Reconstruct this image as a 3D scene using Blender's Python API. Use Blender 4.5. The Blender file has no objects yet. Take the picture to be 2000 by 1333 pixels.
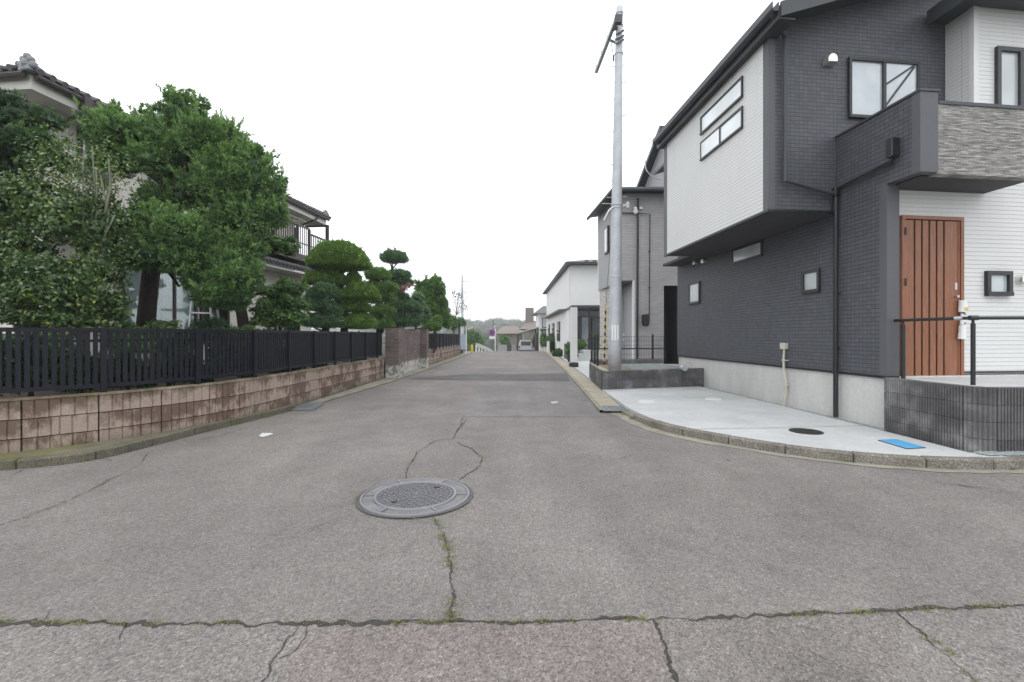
import bpy, bmesh, math, random
import numpy as np
from mathutils import Vector, Matrix, noise

# ------------------------------------------------------------------ camera, sky, sun, exposure
scene = bpy.context.scene
EYE = 1.3
cam_d = bpy.data.cameras.new("camera"); cam = bpy.data.objects.new("camera", cam_d)
scene.collection.objects.link(cam); scene.camera = cam
cam.location = (0, 0, EYE); cam.rotation_euler = (math.radians(90), 0, 0)
cam_d.sensor_fit = 'HORIZONTAL'; cam_d.sensor_width = 36.0
cam_d.lens = 36.0 * 897 / 2000
cam_d.shift_y = -11.5 / 2000
cam_d.clip_start = 0.05; cam_d.clip_end = 4000

world = bpy.data.worlds.new("World"); scene.world = world; world.use_nodes = True
wn = world.node_tree.nodes; wl = world.node_tree.links; wn.clear()
sky = wn.new("ShaderNodeTexSky"); sky.sky_type = 'NISHITA'; sky.sun_disc = False
sky.sun_elevation = math.radians(58); sky.sun_rotation = math.radians(200)
sky.air_density = 1.0; sky.dust_density = 3.0
hsv = wn.new("ShaderNodeHueSaturation"); hsv.inputs['Saturation'].default_value = 0.35
mixw = wn.new("ShaderNodeMix"); mixw.data_type = 'RGBA'; mixw.inputs[0].default_value = 0.9
mixw.inputs[7].default_value = (15.5, 15.9, 16.4, 1)      # even cloud cover
bg = wn.new("ShaderNodeBackground"); bg.inputs['Strength'].default_value = 0.118
wo = wn.new("ShaderNodeOutputWorld")
wl.new(sky.outputs[0], hsv.inputs['Color']); wl.new(hsv.outputs[0], mixw.inputs[6])
wl.new(mixw.outputs[2], bg.inputs['Color']); wl.new(bg.outputs[0], wo.inputs['Surface'])

sun_d = bpy.data.lights.new("sun", 'SUN'); sun_d.energy = 0.7; sun_d.angle = math.radians(25)
sun_d.color = (1.0, 0.97, 0.93)
sun = bpy.data.objects.new("sun", sun_d); scene.collection.objects.link(sun)
sun.rotation_euler = (math.radians(32), 0, math.radians(-20)); sun.location = (0, 0, 30)

scene.render.engine = 'CYCLES'
scene.view_settings.view_transform = 'Standard'; scene.view_settings.look = 'None'
scene.view_settings.exposure = 0.0; scene.view_settings.gamma = 1.0
scene.view_settings.use_curve_mapping = False
scene.cycles.max_bounces = 6; scene.cycles.transparent_max_bounces = 12
scene.cycles.filter_width = 1.5; scene.cycles.diffuse_bounces = 4; scene.cycles.volume_bounces = 0

R = random.Random(7); NR = np.random.default_rng(7)
F = 897.0
def ground(px, py, z=0.0):
    Y = (EYE - z) * F / (py - 655.0); return Vector(((px - 1000) / F * Y, Y, z))
def at(px, py, Y): return Vector(((px - 1000) / F * Y, Y, EYE + (655 - py) / F * Y))

# ------------------------------------------------------------------ materials
class NT:
    def __init__(s, name):
        s.m = bpy.data.materials.new(name); s.m.use_nodes = True
        s.n = s.m.node_tree.nodes; s.l = s.m.node_tree.links
        s.b = s.n['Principled BSDF']; s.out = s.n['Material Output']
        s._pos = None
    def pos(s):
        if s._pos is None: s._pos = s.n.new("ShaderNodeNewGeometry")
        return s._pos.outputs['Position']
    def math(s, op, a, b=None, c=None, clamp=False):
        n = s.n.new("ShaderNodeMath"); n.operation = op; n.use_clamp = clamp
        for i, v in enumerate((a, b, c)):
            if v is None: continue
            if isinstance(v, (int, float)): n.inputs[i].default_value = v
            else: s.l.new(v, n.inputs[i])
        return n.outputs[0]
    def noise(s, scale, detail=3, rough=.55, vec=None, dist=0.0):
        n = s.n.new("ShaderNodeTexNoise"); n.inputs['Scale'].default_value = scale
        n.inputs['Detail'].default_value = detail; n.inputs['Roughness'].default_value = rough
        n.inputs['Distortion'].default_value = dist
        s.l.new(vec or s.pos(), n.inputs['Vector']); return n.outputs['Fac']
    def stretch(s, x, y, z, vec=None):
        n = s.n.new("ShaderNodeMapping"); n.inputs['Scale'].default_value = (x, y, z)
        s.l.new(vec or s.pos(), n.inputs['Vector']); return n.outputs[0]
    def voro(s, scale, feature='F1', out='Distance', vec=None):
        n = s.n.new("ShaderNodeTexVoronoi"); n.feature = feature; n.inputs['Scale'].default_value = scale
        s.l.new(vec or s.pos(), n.inputs['Vector']); return n.outputs[out]
    def ramp(s, fac, stops):
        n = s.n.new("ShaderNodeValToRGB"); e = n.color_ramp.elements
        while len(e) < len(stops): e.new(.5)
        for i, (p, c) in enumerate(stops):
            e[i].position = p; e[i].color = (*c, 1) if not isinstance(c, (int, float)) else (c, c, c, 1)
        s.l.new(fac, n.inputs[0]); return n.outputs[0]
    def mix(s, fac, a, b, mode='MIX'):
        n = s.n.new("ShaderNodeMix"); n.data_type = 'RGBA'; n.blend_type = mode
        for i, v in ((0, fac), (6, a), (7, b)):
            if isinstance(v, (int, float)): n.inputs[i].default_value = v
            elif isinstance(v, tuple): n.inputs[i].default_value = (*v, 1)
            else: s.l.new(v, n.inputs[i])
        return n.outputs[2]
    def color(s, c):
        if isinstance(c, tuple): s.b.inputs['Base Color'].default_value = (*c, 1)
        else: s.l.new(c, s.b.inputs['Base Color'])
    def bump(s, h, strength=.3, dist=.01):
        n = s.n.new("ShaderNodeBump"); n.inputs['Strength'].default_value = strength
        n.inputs['Distance'].default_value = dist
        s.l.new(h, n.inputs['Height']); s.l.new(n.outputs[0], s.b.inputs['Normal'])
    def set(s, rough=.7, metal=0, spec=.4):
        s.b.inputs['Roughness'].default_value = rough; s.b.inputs['Metallic'].default_value = metal
        s.b.inputs['Specular IOR Level'].default_value = spec
    def wallvec(s):
        """metres along the wall and up, for walls facing x or y"""
        g = s.n.new("ShaderNodeNewGeometry")
        sn = s.n.new("ShaderNodeSeparateXYZ"); s.l.new(g.outputs['True Normal'], sn.inputs[0])
        sp = s.n.new("ShaderNodeSeparateXYZ"); s.l.new(s.pos(), sp.inputs[0])
        f = s.math('GREATER_THAN', s.math('ABSOLUTE', sn.outputs[0]), .7)
        h = s.math('ADD', s.math('MULTIPLY', f, sp.outputs[1]), s.math('MULTIPLY', s.math('SUBTRACT', 1.0, f), sp.outputs[0]))
        cb = s.n.new("ShaderNodeCombineXYZ"); s.l.new(h, cb.inputs[0]); s.l.new(sp.outputs[2], cb.inputs[1])
        return cb.outputs[0], h, sp.outputs[2]

def sc3(c, k): return tuple(min(1, x * k) for x in c)
def plain(name, col, rough=.6, metal=0, spec=.4, var=.12, scale=3, bump=.08, bscale=120):
    t = NT(name); t.set(rough, metal, spec)
    f = t.math('ADD', t.math('MULTIPLY', t.noise(scale, 4), .6), t.math('MULTIPLY', t.noise(scale * 9, 3), .4))
    t.color(t.ramp(f, [(.3, sc3(col, 1 - var)), (.7, sc3(col, 1 + var))]))
    if bump: t.bump(t.noise(bscale, 2), bump, .004)
    return t.m

def asphalt(name, base, k=1.0, agg=.5):
    t = NT(name); t.set(.85, 0, .3)
    cell = t.voro(130, out='Color')
    bw = t.n.new("ShaderNodeRGBToBW"); t.l.new(cell, bw.inputs[0])
    st = t.ramp(bw.outputs[0], [(0.15, .5), (.5, .92), (.78, 1.10), (.92, 1.55)])
    cell2 = t.voro(60, out='Color'); bw2 = t.n.new("ShaderNodeRGBToBW"); t.l.new(cell2, bw2.inputs[0])
    st2 = t.ramp(bw2.outputs[0], [(.2, .88), (.8, 1.12)])
    big = t.ramp(t.noise(.5, 4, .6), [(.3, .82), (.5, 1.0), (.7, 1.16)])
    mid = t.ramp(t.noise(2.2, 6, .7), [(.3, .88), (.5, 1.0), (.72, 1.12)])
    fine = t.ramp(t.noise(35, 4, .7), [(.3, .90), (.7, 1.10)])
    lng = t.ramp(t.noise(1.2, 3, .5, vec=t.stretch(1.6, .25, 1)), [(.35, .93), (.65, 1.06)])
    tint = t.mix(t.noise(220, 1), sc3(base, k), (base[0] * k * 1.06, base[1] * k * .97, base[2] * k * .95))
    stain = t.ramp(t.noise(1.1, 6, .75, dist=.8), [(.60, 1.0), (.72, .80)])
    c = t.mix(1, t.mix(agg, tint, st, 'MULTIPLY'), stain, 'MULTIPLY'); c = t.mix(.8, c, st2, 'MULTIPLY')
    c = t.mix(1, c, big, 'MULTIPLY'); c = t.mix(1, c, mid, 'MULTIPLY'); c = t.mix(1, c, lng, 'MULTIPLY'); c = t.mix(1, c, fine, 'MULTIPLY')
    t.color(c)
    t.bump(t.math('ADD', t.voro(130), t.noise(25, 3)), .5, .004)
    return t.m

def tile_siding(name, tile, joint, w=.064, h=.055, offset=0.0, mort=.05, var=.18):
    t = NT(name); t.set(.55, 0, .4)
    v, hh, zz = t.wallvec()
    br = t.n.new("ShaderNodeTexBrick"); br.offset = offset; br.squash = 1
    br.inputs['Scale'].default_value = 1; br.inputs['Brick Width'].default_value = w
    br.inputs['Row Height'].default_value = h; br.inputs['Mortar Size'].default_value = h * mort
    br.inputs['Mortar Smooth'].default_value = .3
    br.inputs['Color1'].default_value = (*sc3(tile, 1 - var), 1); br.inputs['Color2'].default_value = (*sc3(tile, 1 + var), 1)
    br.inputs['Mortar'].default_value = (*joint, 1)
    t.l.new(v, br.inputs['Vector'])
    g = t.ramp(t.noise(1.1, 4), [(.3, .93), (.7, 1.07)]); g2 = t.ramp(t.noise(90, 2), [(.3, .9), (.7, 1.1)])
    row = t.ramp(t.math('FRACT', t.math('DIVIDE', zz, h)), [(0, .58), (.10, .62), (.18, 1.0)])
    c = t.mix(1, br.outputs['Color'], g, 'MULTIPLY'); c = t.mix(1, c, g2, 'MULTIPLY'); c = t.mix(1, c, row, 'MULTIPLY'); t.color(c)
    inv = t.math('SUBTRACT', 1.0, br.outputs['Fac'])
    t.bump(t.math('ADD', inv, t.math('MULTIPLY', t.noise(70, 3), .35)), .55, .006)
    return t.m

def lap_siding(name, col, pitch=.058, dark=.70):
    t = NT(name); t.set(.5, 0, .35)
    v, hh, zz = t.wallvec()
    fr = t.math('FRACT', t.math('DIVIDE', zz, pitch))
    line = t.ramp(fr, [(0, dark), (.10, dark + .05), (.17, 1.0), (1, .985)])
    seam = t.ramp(t.math('FRACT', t.math('DIVIDE', hh, 1.82)), [(0, .8), (.003, 1.0)])
    g = t.ramp(t.noise(.8, 4), [(.3, .97), (.7, 1.03)])
    g2 = t.ramp(t.noise(9, 3, vec=t.stretch(1, 1, 6)), [(.3, .975), (.7, 1.02)])
    c = t.mix(1, line, col, 'MULTIPLY'); c = t.mix(1, c, g, 'MULTIPLY'); c = t.mix(1, c, g2, 'MULTIPLY')
    streak = t.ramp(t.noise(1.0, 5, .7, vec=t.stretch(5, 5, .35)), [(.36, .975), (.55, 1.0)])
    c = t.mix(1, c, seam, 'MULTIPLY'); c = t.mix(1, c, streak, 'MULTIPLY'); t.color(c)
    t.bump(t.ramp(fr, [(0, 0), (.12, .1), (.2, 1), (1, .7)]), .5, .006)
    return t.m

def stacked_stone(name):
    t = NT(name); t.set(.8, 0, .3)
    v, hh, zz = t.wallvec()
    br = t.n.new("ShaderNodeTexBrick"); br.offset = .37; br.offset_frequency = 2; br.squash = 1
    for k, x in (('Scale', 1), ('Brick Width', .17), ('Row Height', .017), ('Mortar Size', .0012)): br.inputs[k].default_value = x
    br.inputs['Color1'].default_value = (.21, .205, .19, 1); br.inputs['Color2'].default_value = (.43, .42, .40, 1)
    br.inputs['Mortar'].default_value = (.12, .12, .12, 1); t.l.new(v, br.inputs['Vector'])
    mp = t.n.new("ShaderNodeMapping"); mp.inputs['Scale'].default_value = (7, 45, 1); t.l.new(v, mp.inputs['Vector'])
    n = t.ramp(t.noise(1, 3, vec=mp.outputs[0]), [(.35, .6), (.65, 1.25)])
    t.color(t.mix(1, br.outputs['Color'], n, 'MULTIPLY'))
    t.bump(t.math('ADD', br.outputs['Color'], n), .8, .012)
    return t.m

def concrete(name, col, stain=(.6, .6, .58), amt=.3, sc=2.0, bump=.15, zstretch=.35):
    t = NT(name); t.set(.85, 0, .3)
    a = t.ramp(t.noise(sc, 5, .6, vec=t.stretch(1, 1, zstretch)), [(.3, 1 - amt), (.62, 1.0)])
    b = t.ramp(t.noise(sc * 12, 4), [(.3, .93), (.7, 1.05)])
    sp = t.ramp(t.noise(160, 2), [(.3, .93), (.7, 1.06)])
    c = t.mix(1, col, a, 'MULTIPLY'); c = t.mix(1, c, b, 'MULTIPLY'); c = t.mix(1, c, sp, 'MULTIPLY')
    t.color(c); t.bump(t.noise(110, 3), bump, .004)
    return t.m

def stained_block(name):
    """pinkish split block with brown dirt and moss along the top and foot"""
    t = NT(name); t.set(.9, 0, .25)
    speck = t.ramp(t.noise(95, 3, .7), [(.3, .72), (.7, 1.2)])
    oi = t.n.new("ShaderNodeObjectInfo")
    tone = t.ramp(oi.outputs['Random'], [(0, .88), (1, 1.12)])
    c = t.mix(1, (.41, .325, .275), speck, 'MULTIPLY'); c = t.mix(1, c, tone, 'MULTIPLY')
    sp = t.n.new("ShaderNodeSeparateXYZ"); t.l.new(t.pos(), sp.inputs[0]); z = sp.outputs[2]
    row = t.math('FRACT', t.math('DIVIDE', t.math('SUBTRACT', z, .02), .2))
    dirt = t.math('ADD', t.noise(2.2, 5, .65), t.math('MULTIPLY', t.math('SUBTRACT', row, .5), .16))
    dirt = t.math('ADD', dirt, t.math('MULTIPLY', t.math('SUBTRACT', t.noise(22, 4, .7, vec=t.stretch(1, 1, .35)), .5), .38))
    dirt = t.math('ADD', dirt, t.math('MULTIPLY', t.math('SUBTRACT', oi.outputs['Random'], .5), .16))
    dm = t.ramp(dirt, [(.44, 0), (.60, .82)])
    c = t.mix(dm, c, (.105, .062, .042))
    moss = t.ramp(t.math('ADD', t.math('MULTIPLY', z, 1.15), t.math('MULTIPLY', t.noise(7, 4), .45)), [(.86, 0), (1.02, .75)])
    c = t.mix(moss, c, (.13, .125, .055))
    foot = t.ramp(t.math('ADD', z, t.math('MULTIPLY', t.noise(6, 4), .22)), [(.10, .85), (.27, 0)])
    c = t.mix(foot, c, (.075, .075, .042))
    t.color(c); t.bump(t.noise(60, 4, .7), .8, .008)
    return t.m

def ribbed_block(name, col=(.140, .138, .140)):
    t = NT(name); t.set(.9, 0, .25)
    oi = t.n.new("ShaderNodeObjectInfo")
    tone = t.ramp(oi.outputs['Random'], [(0, .8), (1, 1.22)])
    cl = t.ramp(t.noise(3.2, 4, .6), [(.42, .78), (.55, 1.0), (.72, 1.9)])
    sp = t.ramp(t.noise(130, 2), [(.3, .8), (.7, 1.2)])
    c = t.mix(1, col, tone, 'MULTIPLY'); c = t.mix(1, c, cl, 'MULTIPLY'); c = t.mix(1, c, sp, 'MULTIPLY')
    t.color(c); t.bump(t.noise(90, 3), .5, .006)
    return t.m

def mossy_kerb(name, col, moss=(.13, .15, .03), amount=(.5, .62), speck=(.28, 1.5)):
    t = NT(name); t.set(.92, 0, .2)
    g = t.n.new("ShaderNodeNewGeometry"); sn = t.n.new("ShaderNodeSeparateXYZ"); t.l.new(g.outputs['True Normal'], sn.inputs[0])
    a = t.ramp(t.noise(70, 4, .75), [(.35, .5), (.5, 1.0), (.68, speck[1])])
    b = t.ramp(t.noise(4, 4), [(.3, .75), (.7, 1.15)])
    c = t.mix(1, col, a, 'MULTIPLY'); c = t.mix(1, c, b, 'MULTIPLY')
    m = t.ramp(t.noise(1.7, 5, .6), [(amount[0], 0), (amount[1], .85)])
    c = t.mix(m, c, moss); t.color(c); t.bump(t.noise(60, 4, .7), .7, .008)
    return t.m

def wood(name, col):
    t = NT(name); t.set(.42, 0, .4)
    g = t.noise(5, 5, .65, vec=t.stretch(14, 14, .8), dist=.6)
    c = t.ramp(g, [(.3, sc3(col, .7)), (.5, col), (.7, sc3(col, 1.3))])
    t.color(c); t.bump(g, .12, .003); return t.m

def leafmat(name, stops, rough=.5, transl=.22):
    t = NT(name); t.set(rough, 0, .35)
    at_ = t.n.new("ShaderNodeAttribute"); at_.attribute_name = "tone"
    c = t.ramp(at_.outputs['Fac'], stops); t.color(c)
    tr = t.n.new("ShaderNodeBsdfTranslucent"); t.l.new(t.mix(1, c, (1.3, 1.5, .6), 'MULTIPLY'), tr.inputs[0])
    mx = t.n.new("ShaderNodeMixShader"); mx.inputs[0].default_value = transl
    t.l.new(t.b.outputs[0], mx.inputs[1]); t.l.new(tr.outputs[0], mx.inputs[2]); t.l.new(mx.outputs[0], t.out.inputs[0])
    return t.m

def glassmat(name, base=(.36, .41, .43), rough=.06):
    t = NT(name); t.set(rough, 0, .9); t.b.inputs['IOR'].default_value = 1.6
    t.color(t.ramp(t.noise(1.4, 3), [(.35, sc3(base, .85)), (.65, sc3(base, 1.15))]))
    t.b.inputs['Coat Weight'].default_value = .6; t.b.inputs['Coat Roughness'].default_value = .02
    return t.m
def cleargl(name):
    t = NT(name)
    tr = t.n.new("ShaderNodeBsdfTransparent"); tr.inputs[0].default_value = (.86, .9, .9, 1)
    gl = t.n.new("ShaderNodeBsdfGlossy"); gl.inputs['Roughness'].default_value = .03
    fr = t.n.new("ShaderNodeFresnel"); fr.inputs[0].default_value = 1.5
    k = t.math('MULTIPLY', fr.outputs[0], .6, clamp=True)
    mx = t.n.new("ShaderNodeMixShader"); t.l.new(k, mx.inputs[0]); t.l.new(tr.outputs[0], mx.inputs[1]); t.l.new(gl.outputs[0], mx.inputs[2])
    t.l.new(mx.outputs[0], t.out.inputs[0]); return t.m

M = dict(
 road=asphalt('asphalt', (.195, .188, .179), agg=.72),
 road_pink=asphalt('asphalt_pinkish', (.206, .190, .182), agg=.9),
 road_grey=asphalt('asphalt_grey', (.190, .182, .171), agg=.9),
 road_pale=asphalt('asphalt_pale', (.206, .20, .19), agg=.9),
 road_patch=asphalt('asphalt_newer', (.190, .188, .184), agg=.6),
 road_strip=asphalt('asphalt_dark_strip', (.105, .105, .108), agg=.4),
 crack=plain('crack_dirt', (.050, .048, .043), .95, var=.4, scale=30, bump=.4),
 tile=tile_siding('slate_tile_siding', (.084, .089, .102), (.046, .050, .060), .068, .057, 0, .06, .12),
 tile_flat=plain('slate_trim', (.098, .101, .112), .55, var=.06, bump=.15),
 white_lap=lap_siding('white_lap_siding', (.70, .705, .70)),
 white_trim=plain('white_trim', (.70, .705, .70), .5, var=.03),
 stone=stacked_stone('stacked_stone_panel'),
 grey_sid=tile_siding('grey_siding', (.365, .36, .36), (.31, .31, .315), .24, .052, .5, .07, .07),
 grey_flat=plain('grey_wall_paint', (.33, .33, .345), .6, var=.05),
 pale_tile=tile_siding('pale_stone_tile', (.5, .48, .46), (.28, .27, .26), .12, .06, .5, .08, .25),
 found=concrete('foundation_concrete', (.60, .595, .58), amt=.22, sc=1.8),
 slab=concrete('new_concrete', (.51, .52, .52), amt=.16, sc=1.3, zstretch=1),
 gutter=concrete('old_concrete', (.30, .285, .235), amt=.35, sc=2.5, zstretch=1),
 gutter_pale=concrete('gutter_lid_concrete', (.37, .34, .27), amt=.25, sc=5, zstretch=1),
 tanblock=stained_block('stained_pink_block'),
 rib=ribbed_block('ribbed_grey_block'),
 mortar=plain('mortar', (.05, .042, .036), .95, var=.3, scale=20, bump=.3),
 kerb_l=mossy_kerb('mossy_kerb', (.135, .125, .095), (.13, .135, .04), (.55, .68)),
 strip_l=mossy_kerb('mossy_strip', (.17, .155, .11), (.15, .155, .035), (.50, .62)),
 kerb_r=mossy_kerb('weathered_kerb', (.205, .19, .165), (.10, .10, .05), (.55, .75), (.28, 1.9)),
 black=plain('black_metal', (.014, .015, .018), .38, 0, .5, var=.1, bump=0),
 navy=plain('dark_navy_aluminium', (.0095, .0105, .017), .5, 0, .22, var=.15, scale=6, bump=.05),
 darkfr=plain('dark_window_frame', (.022, .023, .026), .4, 0, .5, var=.1, bump=0),
 eave=plain('dark_eave_metal', (.052, .058, .066), .45, 0, .4, var=.1, bump=.05),
 soffit=plain('dark_soffit', (.05, .05, .055), .7, var=.1),
 alu=plain('aluminium', (.52, .53, .55), .35, .7, .5, var=.1, bump=0),
 steel=plain('steel_hood', (.72, .71, .68), .28, .8, .5, var=.08, bump=0),
 galv=plain('galvanised_steel', (.48, .50, .53), .5, .15, .4, var=.18, scale=4, bump=.1, bscale=30),
 cream=plain('cream_plastic', (.55, .52, .43), .5, var=.05),
 door=wood('red_brown_wood', (.255, .105, .055)),
 doordark=plain('door_groove', (.03, .014, .01), .6, var=.1),  # dark backing puts the shadow between the planks into the colour
 cap=plain('drain_cap', (.60, .60, .59), .6, var=.05), faint=plain('worn_paint', (.42, .43, .45), .8, var=.15, scale=40),
 paper=plain('white_wrap', (.78, .79, .80), .6, var=.04, bump=.3, bscale=40),
 yellow=plain('yellow_paint', (.62, .45, .06), .5, var=.12),
 blue=plain('blue_lid', (.10, .38, .66), .4, var=.08, bump=.2),
 iron=plain('manhole_iron', (.20, .20, .215), .42, .25, .5, var=.22, scale=7, bump=.25, bscale=90),
 ironflange=plain('manhole_flange', (.18, .178, .182), .8, .0, .3, var=.35, scale=5, bump=.4, bscale=70),
 irond=plain('manhole_recess', (.115, .113, .12), .8, .1, .3, var=.3, scale=20),
 irondark=plain('dark_cast_iron', (.05, .048, .045), .6, .3, .4, var=.25, scale=30, bump=.5),
 grate=plain('steel_grating', (.30, .32, .34), .45, .6, .5, var=.2),
 glass=glassmat('sky_glass', (.42, .47, .50)), paleglass=glassmat('pale_glass', (.72, .77, .80), .15), frost=glassmat('frosted_glass', (.42, .47, .48), .3), darkglass=glassmat('dark_glass', (.05, .055, .06), .08),  # sky_glass: reflected sky is put into the pale base colour
 clear=cleargl('clear_glass'),
 curtain=plain('pale_curtain', (.90, .93, .95), .9, var=.04, bump=0),
 tan=concrete('beige_render', (.74, .71, .65), amt=.15, sc=1.3),
 beige_fascia=plain('beige_fascia', (.62, .61, .57), .6, var=.08),
 brown=plain('brown_aluminium', (.050, .036, .036), .45, 0, .4, var=.1, bump=0),
 rooftile=plain('grey_roof_tile', (.085, .085, .09), .5, var=.3, scale=9, bump=.2),
 oni=plain('weathered_ridge_tile', (.24, .25, .26), .75, var=.3, scale=14, bump=.5, bscale=30),
 redtile=plain('red_roof_tile', (.32, .10, .07), .6, var=.2, scale=9),
 brownroof=plain('brown_roof', (.19, .16, .14), .7, var=.15),
 white=plain('white_paint', (.78, .78, .77), .5, var=.04),
 soil=plain('garden_soil', (.05, .04, .028), .95, var=.5, scale=12, bump=.6, bscale=30),
 sand=plain('sandy_soil', (.26, .20, .13), .95, var=.35, scale=8, bump=.5, bscale=50),
 gravel=plain('blue_grey_gravel', (.27, .30, .30), .8, var=.45, scale=40, bump=.5, bscale=60),
 bark=plain('dark_bark', (.035, .028, .024), .9, var=.4, scale=18, bump=.9, bscale=45),
 barkpale=plain('pale_bark', (.17, .18, .13), .85, var=.25, scale=15, bump=.5, bscale=45),
 insul=plain('porcelain', (.7, .7, .68), .3, var=.03, bump=0),
 signblue=plain('sign_blue', (.03, .06, .36), .4, var=.05, bump=0), signred=plain('sign_red', (.5, .03, .03), .4, var=.05, bump=0),
 meadow=plain('hill_green', (.045, .075, .03), .9, var=.35, scale=.05, bump=0),
)
def brickpillar(name):
    t = NT(name); t.set(.85, 0, .25)
    v, hh, zz = t.wallvec()
    br = t.n.new("ShaderNodeTexBrick"); br.offset = .5
    for k, x in (('Scale', 1), ('Brick Width', .22), ('Row Height', .042), ('Mortar Size', .004)): br.inputs[k].default_value = x
    br.inputs['Color1'].default_value = (.16, .125, .115, 1); br.inputs['Color2'].default_value = (.25, .20, .19, 1)
    br.inputs['Mortar'].default_value = (.055, .05, .05, 1); t.l.new(v, br.inputs['Vector'])
    n = t.ramp(t.noise(2, 4), [(.3, .7), (.7, 1.15)])
    c = t.mix(1, br.outputs['Color'], n, 'MULTIPLY')
    edge = t.math('ADD', zz, t.math('MULTIPLY', t.noise(5, 4, .7), .5))
    c = t.mix(t.ramp(edge, [(.62, 1), (.66, 0)]), c, t.ramp(t.noise(9, 4), [(.4, (.22, .22, .2)), (.55, (.55, .54, .5))]))
    t.color(c); t.bump(br.outputs['Fac'], -.5, .008); return t.m
M['brick'] = brickpillar('thin_brick')

LM = dict(
 hinoki=leafmat('cypress_foliage', [(0, (0.029, 0.065, 0.025)), (.45, (0.074, 0.154, 0.051)), (.8, (0.145, 0.262, 0.084)), (1, (0.242, 0.376, 0.113))], transl=.14),
 hinoki_d=leafmat('dark_cypress_foliage', [(0, (0.019, 0.046, 0.022)), (.5, (0.048, 0.104, 0.041)), (.85, (0.091, 0.180, 0.057)), (1, (0.189, 0.277, 0.076))], transl=.12),
 camellia=leafmat('camellia_foliage', [(0, (0.025, 0.053, 0.017)), (.5, (0.073, 0.132, 0.041)), (.85, (0.145, 0.218, 0.070)), (.97, (0.214, 0.280, 0.084)), (1, (0.378, 0.365, 0.066))], .32, transl=.14),
 maple=leafmat('maple_foliage', [(0, (0.038, 0.085, 0.028)), (.5, (0.084, 0.180, 0.048)), (1, (0.193, 0.343, 0.083))], transl=.16),
 topiary=leafmat('clipped_foliage', [(0, (0.039, 0.075, 0.023)), (.4, (0.097, 0.179, 0.041)), (.8, (0.174, 0.297, 0.061)), (1, (0.263, 0.391, 0.095))], transl=.14),
 pineblue=leafmat('bluish_pine_foliage', [(0, (0.026, 0.062, 0.035)), (.5, (0.072, 0.154, 0.075)), (1, (0.183, 0.294, 0.144))], transl=.12),
 pine=leafmat('pine_foliage', [(0, (0.036, 0.082, 0.026)), (.5, (0.113, 0.216, 0.060)), (1, (0.238, 0.367, 0.101))], transl=.14),
 glossy=leafmat('glossy_foliage', [(0, (0.030, 0.068, 0.028)), (.5, (0.082, 0.163, 0.063)), (.92, (0.164, 0.272, 0.115)), (1, (0.428, 0.500, 0.322))], .3, transl=.14),
 bright=leafmat('bright_foliage', [(0, (0.030, 0.075, 0.021)), (.5, (0.082, 0.184, 0.046)), (1, (0.189, 0.326, 0.081))], transl=.16),
 red=leafmat('red_foliage', [(0, (.14, .055, .04)), (.5, (.26, .12, .10)), (1, (.36, .20, .17))]),
 grey=leafmat('greyish_foliage', [(0, (.05, .055, .045)), (1, (.16, .15, .13))]),
 weed=leafmat('weed_foliage', [(0, (.10, .12, .03)), (.6, (.19, .20, .07)), (1, (.34, .28, .14))]),
 far=leafmat('far_foliage', [(0, (.025, .045, .022)), (1, (.07, .11, .05))]),
)

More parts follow.
